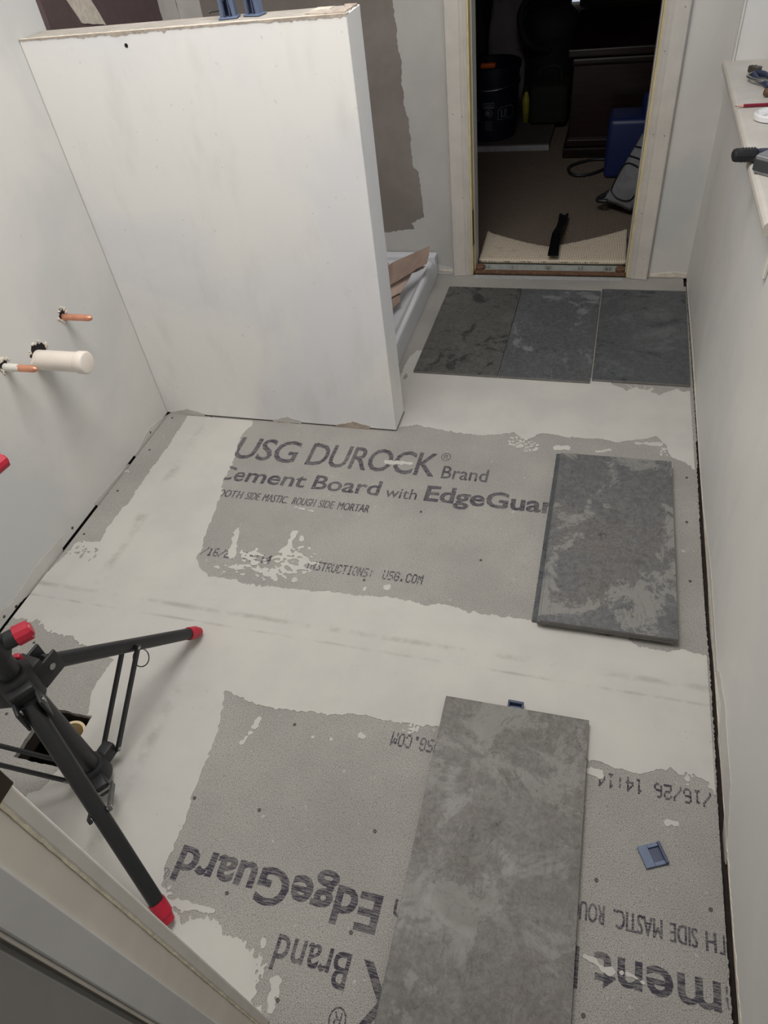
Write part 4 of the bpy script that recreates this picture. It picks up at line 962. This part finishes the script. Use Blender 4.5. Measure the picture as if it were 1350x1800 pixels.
# bucket
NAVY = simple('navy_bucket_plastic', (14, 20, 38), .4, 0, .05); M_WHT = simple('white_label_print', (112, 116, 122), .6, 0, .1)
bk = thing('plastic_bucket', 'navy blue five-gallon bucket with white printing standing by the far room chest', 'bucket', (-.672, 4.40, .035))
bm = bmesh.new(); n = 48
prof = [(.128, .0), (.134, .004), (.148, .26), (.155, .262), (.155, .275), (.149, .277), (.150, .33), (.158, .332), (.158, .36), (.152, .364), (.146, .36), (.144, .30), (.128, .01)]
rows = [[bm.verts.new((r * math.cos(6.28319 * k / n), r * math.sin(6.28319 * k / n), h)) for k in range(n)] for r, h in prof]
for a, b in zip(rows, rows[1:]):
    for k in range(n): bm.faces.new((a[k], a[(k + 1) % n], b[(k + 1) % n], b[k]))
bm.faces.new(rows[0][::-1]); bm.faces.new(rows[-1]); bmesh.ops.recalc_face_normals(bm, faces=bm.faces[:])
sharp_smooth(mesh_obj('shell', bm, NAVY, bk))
def wrap(verts_uv, faces, name, mat, a0, parent=bk, r=lambda h: .134 + .014 * h / .26 + .0012):
    vs = [((r(v)) * math.sin(a0 + u / .142), -(r(v)) * math.cos(a0 + u / .142), v) for u, v in verts_uv]
    return mesh_obj(name, (vs, [], faces), mat, parent)
def rects(L):
    V = []; F_ = []
    for x0, y0, x1, y1 in L:
        k = 4
        for i in range(k):
            a = x0 + (x1 - x0) * i / k; b = x0 + (x1 - x0) * (i + 1) / k; n = len(V); V += [(a, y0), (b, y0), (b, y1), (a, y1)]; F_.append((n, n + 1, n + 2, n + 3))
    return V, F_
a0 = .02
L_ = [(-.028, .172, .028, .177), (-.028, .196, .028, .200), (-.028, .172, -.025, .200), (.025, .172, .028, .200), (-.02, .180, .02, .183), (-.02, .187, .02, .190)]
for k in range(6): L_.append((-.022, .06 + k * .009, .022 - .006 * (k % 2), .0625 + k * .009))
V, F_ = rects(L_); wrap(V, F_, 'warning_label', M_WHT, a0)['kind'] = 'stuff'
V = []; F_ = []
for k in range(18):   # round warning emblem
    a = k * 6.283 / 18; b = (k + 1) * 6.283 / 18
    if 10 < k < 13: continue
    n = len(V); V += [(.020 * math.cos(a), .147 + .02 * math.sin(a)), (.020 * math.cos(b), .147 + .02 * math.sin(b)), (.0165 * math.cos(b), .147 + .0165 * math.sin(b)), (.0165 * math.cos(a), .147 + .0165 * math.sin(a))]; F_.append((n, n + 1, n + 2, n + 3))
r2 = rects([(-.011, .136, .0, .158), (.0, .140, .010, .146), (-.004, .15, .008, .156)]); nn_ = len(V); V += r2[0]; F_ += [tuple(i + nn_ for i in f) for f in r2[1]]
wrap(V, F_, 'warning_emblem', M_WHT, a0)
def logo(u0):
    V, F_ = rects([(u0, .11, u0 + .10, .1125), (u0, .11, u0 + .003, .158), (u0 + .016, .170, u0 + .084, .1725), (u0 + .097, .11, u0 + .10, .158),
                   (u0 + .018, .122, u0 + .024, .158), (u0 + .018, .122, u0 + .032, .127), (u0 + .036, .122, u0 + .040, .158), (u0 + .036, .155, u0 + .052, .158), (u0 + .048, .122, u0 + .052, .158), (u0 + .036, .122, u0 + .052, .125)])
    n = len(V); V += [(u0, .158), (u0 + .003, .156), (u0 + .018, .170), (u0 + .016, .1725)]; F_.append((n, n + 1, n + 2, n + 3))
    n = len(V); V += [(u0 + .1, .158), (u0 + .097, .156), (u0 + .082, .170), (u0 + .084, .1725)]; F_.append((n, n + 1, n + 2, n + 3))
    return V, F_
V, F_ = logo(.05); wrap(V, F_, 'printed_logo', M_WHT, a0); V, F_ = logo(-.155); wrap(V, F_, 'printed_logo', M_WHT, a0)
mesh_obj('bail_handle', tube(bmesh.new(), [(-.160 * math.cos(a), -.160 * math.sin(a) * .96 - .004, .30 - .04 * math.sin(a)) for a in [k * math.pi / 20 for k in range(21)]], .002, 6), M_STEEL, bk)
mesh_obj('orange_tool_end', B((-.05, -.09, .35), (.03, -.05, .372), .006), simple('orange_plastic', (200, 88, 30), .5), bk)
# shallow carton lid below the bucket
tl = thing('flat_panel', 'flat grey panel with white front edge lying under the navy bucket', 'panel', (-.6, 4.5, CZ)); K = Vector(tl.location)
mesh_obj('panel_body', B(tuple(Vector((-1.0, 4.215, CZ + .0005)) - K), tuple(Vector((-.33, 4.9, .034)) - K), .002), simple('grey_panel', (72, 66, 66), .7), tl)
mesh_obj('white_edge', B(tuple(Vector((-1.0, 4.195, CZ + .0005)) - K), tuple(Vector((-.33, 4.2145, .030)) - K), .002), simple('white_edge_plastic', (150, 150, 156), .5), tl)
# shop vacuum
vc = thing('shop_vacuum', 'black and grey canister vacuum with thick hose behind the bucket', 'vacuum', (-.42, 5.15, CZ)); K = Vector(vc.location)
VB = simple('vacuum_black', (22, 23, 24), .8); VG = simple('vacuum_grey', (36, 38, 38), .5)
sharp_smooth(mesh_obj('tank', lathe(bmesh.new(), [(.0001, .05), (.13, .05), (.15, .07), (.16, .33), (.165, .35), (.0001, .35)], n=36), VG, vc))
sharp_smooth(mesh_obj('motor_head', lathe(bmesh.new(), [(.165, .351), (.17, .37), (.15, .45), (.10, .50), (.0001, .51)], n=36), VB, vc))
mesh_obj('hose', tube(bmesh.new(), spline([(.0, -.15, .30), (-.12, -.22, .36), (-.17, -.20, .50), (-.08, -.10, .60), (.06, .0, .56)], 8), .022, 12), VB, vc, smooth=True)
for a in (.8, 2.4, 3.9, 5.5):
    bm = bmesh.new(); cyl(bm, (.13 * math.cos(a), .13 * math.sin(a), .026), (.15 * math.cos(a), .15 * math.sin(a), .026), .026, n=16); cyl(bm, (.13 * math.cos(a), .13 * math.sin(a), .026), (.12 * math.cos(a), .12 * math.sin(a), .06), .01, n=8); mesh_obj('caster', bm, VB, vc)
# dark tool bag and yellow bottle
tb = thing('tool_bag', 'dark green-black fabric tool bag between bucket and chest', 'bag', (-.38, 4.62, .0345)); K = Vector((0, 0, 0))
mesh_obj('bag_body', B((-.10, -.10, 0), (.115, .12, .20), .03, 4), simple('dark_canvas', (24, 25, 23), .85), tb, smooth=True)
mesh_obj('carry_strap', tube(bmesh.new(), spline([(-.06, 0, .19), (-.05, 0, .26), (.05, 0, .27), (.07, 0, .19)], 6), .009, 8), VB, tb, smooth=True)
yb = thing('spray_bottle', 'dull yellow plastic bottle wedged between bucket and tool bag', 'bottle', (-.505, 4.60, .0345))
mesh_obj('bottle_body', lathe(bmesh.new(), [(.0001, 0), (.020, 0), (.021, .12), (.012, .15), (.008, .16), (.0001, .161)], n=18), simple('olive_yellow_plastic', (150, 146, 50), .5), yb, smooth=True)
mesh_obj('bottle_cap', lathe(bmesh.new(), [(.0001, .162), (.010, .162), (.010, .185), (.0001, .186)], n=14), VB, yb)
# white and green sacks behind
def sack(name, label, cat, c, w, d, h, mat, seed):
    t = thing(name, label, cat, c); bm = bmesh.new(); bmesh.ops.create_cube(bm, size=1); bmesh.ops.subdivide_edges(bm, edges=bm.edges[:], cuts=7, use_grid_fill=True); rnd = random.Random(seed)
    for v in bm.verts:
        x, y, z = v.co * 2; k = .72 + .28 * math.cos(z * 1.1); top_ = max(0, z - .55)
        v.co = Vector((x * w / 2 * k * (1 - .15 * x * x * 0), y * d / 2 * k * (1 - top_ * 1.3), (z * .5 + .5) * h + (rnd.uniform(-.02, .03) if z > .9 else 0)))
        v.co += Vector((rnd.uniform(-.006, .006), rnd.uniform(-.006, .006), 0))
    mn = min(v.co.z for v in bm.verts)
    for v in bm.verts: v.co.z -= mn
    mesh_obj('sack_body', bm, mat, t, smooth=True)
    tube_ = mesh_obj('tied_neck', lathe(bmesh.new(), [(.0001, h - .02), (.03, h - .01), (.018, h + .02), (.035, h + .05), (.0001, h + .05)], n=14), mat, t); return t
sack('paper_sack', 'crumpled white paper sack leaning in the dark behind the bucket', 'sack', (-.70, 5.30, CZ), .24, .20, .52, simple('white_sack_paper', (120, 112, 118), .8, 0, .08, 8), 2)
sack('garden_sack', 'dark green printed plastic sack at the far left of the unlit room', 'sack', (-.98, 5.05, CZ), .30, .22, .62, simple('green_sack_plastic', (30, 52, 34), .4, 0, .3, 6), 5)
# blue storage item and hose
BL = simple('royal_blue_plastic', (24, 38, 84), .45, 0, .06)
bl = thing('blue_container', 'upright royal blue plastic container standing beside the chest', 'container', (.09, 3.86, CZ))
bm = B((-.115, -.10, .0), (.16, .10, .27), .025, 4); sharp_smooth(mesh_obj('container_body', bm, BL, bl))
sharp_smooth(mesh_obj('carry_spout', lathe(bmesh.new(), [(.0001, .271), (.045, .271), (.047, .33), (.042, .345), (.0001, .347)], (.075, 0, 0), n=24), BL, bl))
hs = tag(mesh_obj('black_cable', tube(bmesh.new(), [Vector((q.x, q.y, CZ + .0085)) for q in spline([at(1066, 284), at(1035, 286), at(1003, 296), at(1000, 306), at(1012, 313), at(1040, 310), at(1062, 301)], 8)], .008, 8), M_BLACKP, smooth=True), 'thick black cable looped on the carpet in front of the chest', 'cable')
# grey back-pack
bp = thing('grey_backpack', 'shiny grey zip-up bag slumped against the door frame in the next room', 'bag', (.13, 3.45, CZ)); K = Vector(bp.location)
P0 = at(1085, 377, .012); 
base_l = at(1060, 352, .05); base_r = at(1108, 372, .03); top_l = at(1128, 235, .34); top_r = at(1180, 268, .32)
bm = bmesh.new(); NU, NV = 12, 20; rnd = random.Random(9); rows = []
dn = Vector((-.45, -.55, .62)).normalized()
for j in range(NV + 1):
    v = j / NV; row = []
    for i in range(NU + 1):
        u = i / NU; p = base_l.lerp(base_r, u).lerp(top_l.lerp(top_r, u), v)
        bul = math.sin(math.pi * u) ** .5 * math.sin(math.pi * min(1, v * .93 + .05)) ** .4
        row.append(bm.verts.new(p - K + dn * (.030 * bul) + Vector((0, 0, rnd.uniform(-.002, .002)))))
    rows.append(row)
for j in range(NV):
    for i in range(NU): bm.faces.new((rows[j][i], rows[j][i + 1], rows[j + 1][i + 1], rows[j + 1][i]))
bmesh.ops.recalc_face_normals(bm, faces=bm.faces[:]); bmesh.ops.solidify(bm, geom=bm.faces[:], thickness=.03)
for v in bm.verts: v.co.z = max(v.co.z, .001)
SG = simple('silver_grey_nylon', (138, 140, 144), .28, .2, .12, 24, .3)
mesh_obj('bag_shell', bm, SG, bp, smooth=True)
def seam(pts):
    out = []
    for u, v in pts:
        p = base_l.lerp(base_r, u).lerp(top_l.lerp(top_r, u), v); bul = math.sin(math.pi * u) ** .5 * math.sin(math.pi * min(1, v * .93 + .05)) ** .4
        out.append(p - K + dn * (.031 * bul + .002))
    return out
ln_ = [(.15, .16), (.5, .09), (.85, .14), (.9, .35), (.88, .56), (.5, .60), (.12, .56), (.10, .35)]
mesh_obj('zip_piping', tube(bmesh.new(), spline(seam(ln_ + ln_[:1]), 5), .0035, 6), M_BLACKP, bp, smooth=True)
mesh_obj('zip_piping', tube(bmesh.new(), spline(seam([(.1, .68), (.5, .70), (.92, .68)]), 5), .0035, 6), M_BLACKP, bp, smooth=True)
mesh_obj('zip_piping', tube(bmesh.new(), spline(seam([(.1, .82), (.5, .85), (.92, .82)]), 5), .0035, 6), M_BLACKP, bp, smooth=True)
mesh_obj('shoulder_strap', tube(bmesh.new(), spline([base_l - K + Vector((.03, .03, .03)), base_l - K + Vector((-.02, -.01, .012)), base_l - K + Vector((-.015, -.035, .011)), base_l - K + Vector((.02, -.04, .012))], 5), .010, 8), M_BLACKP, bp, smooth=True)
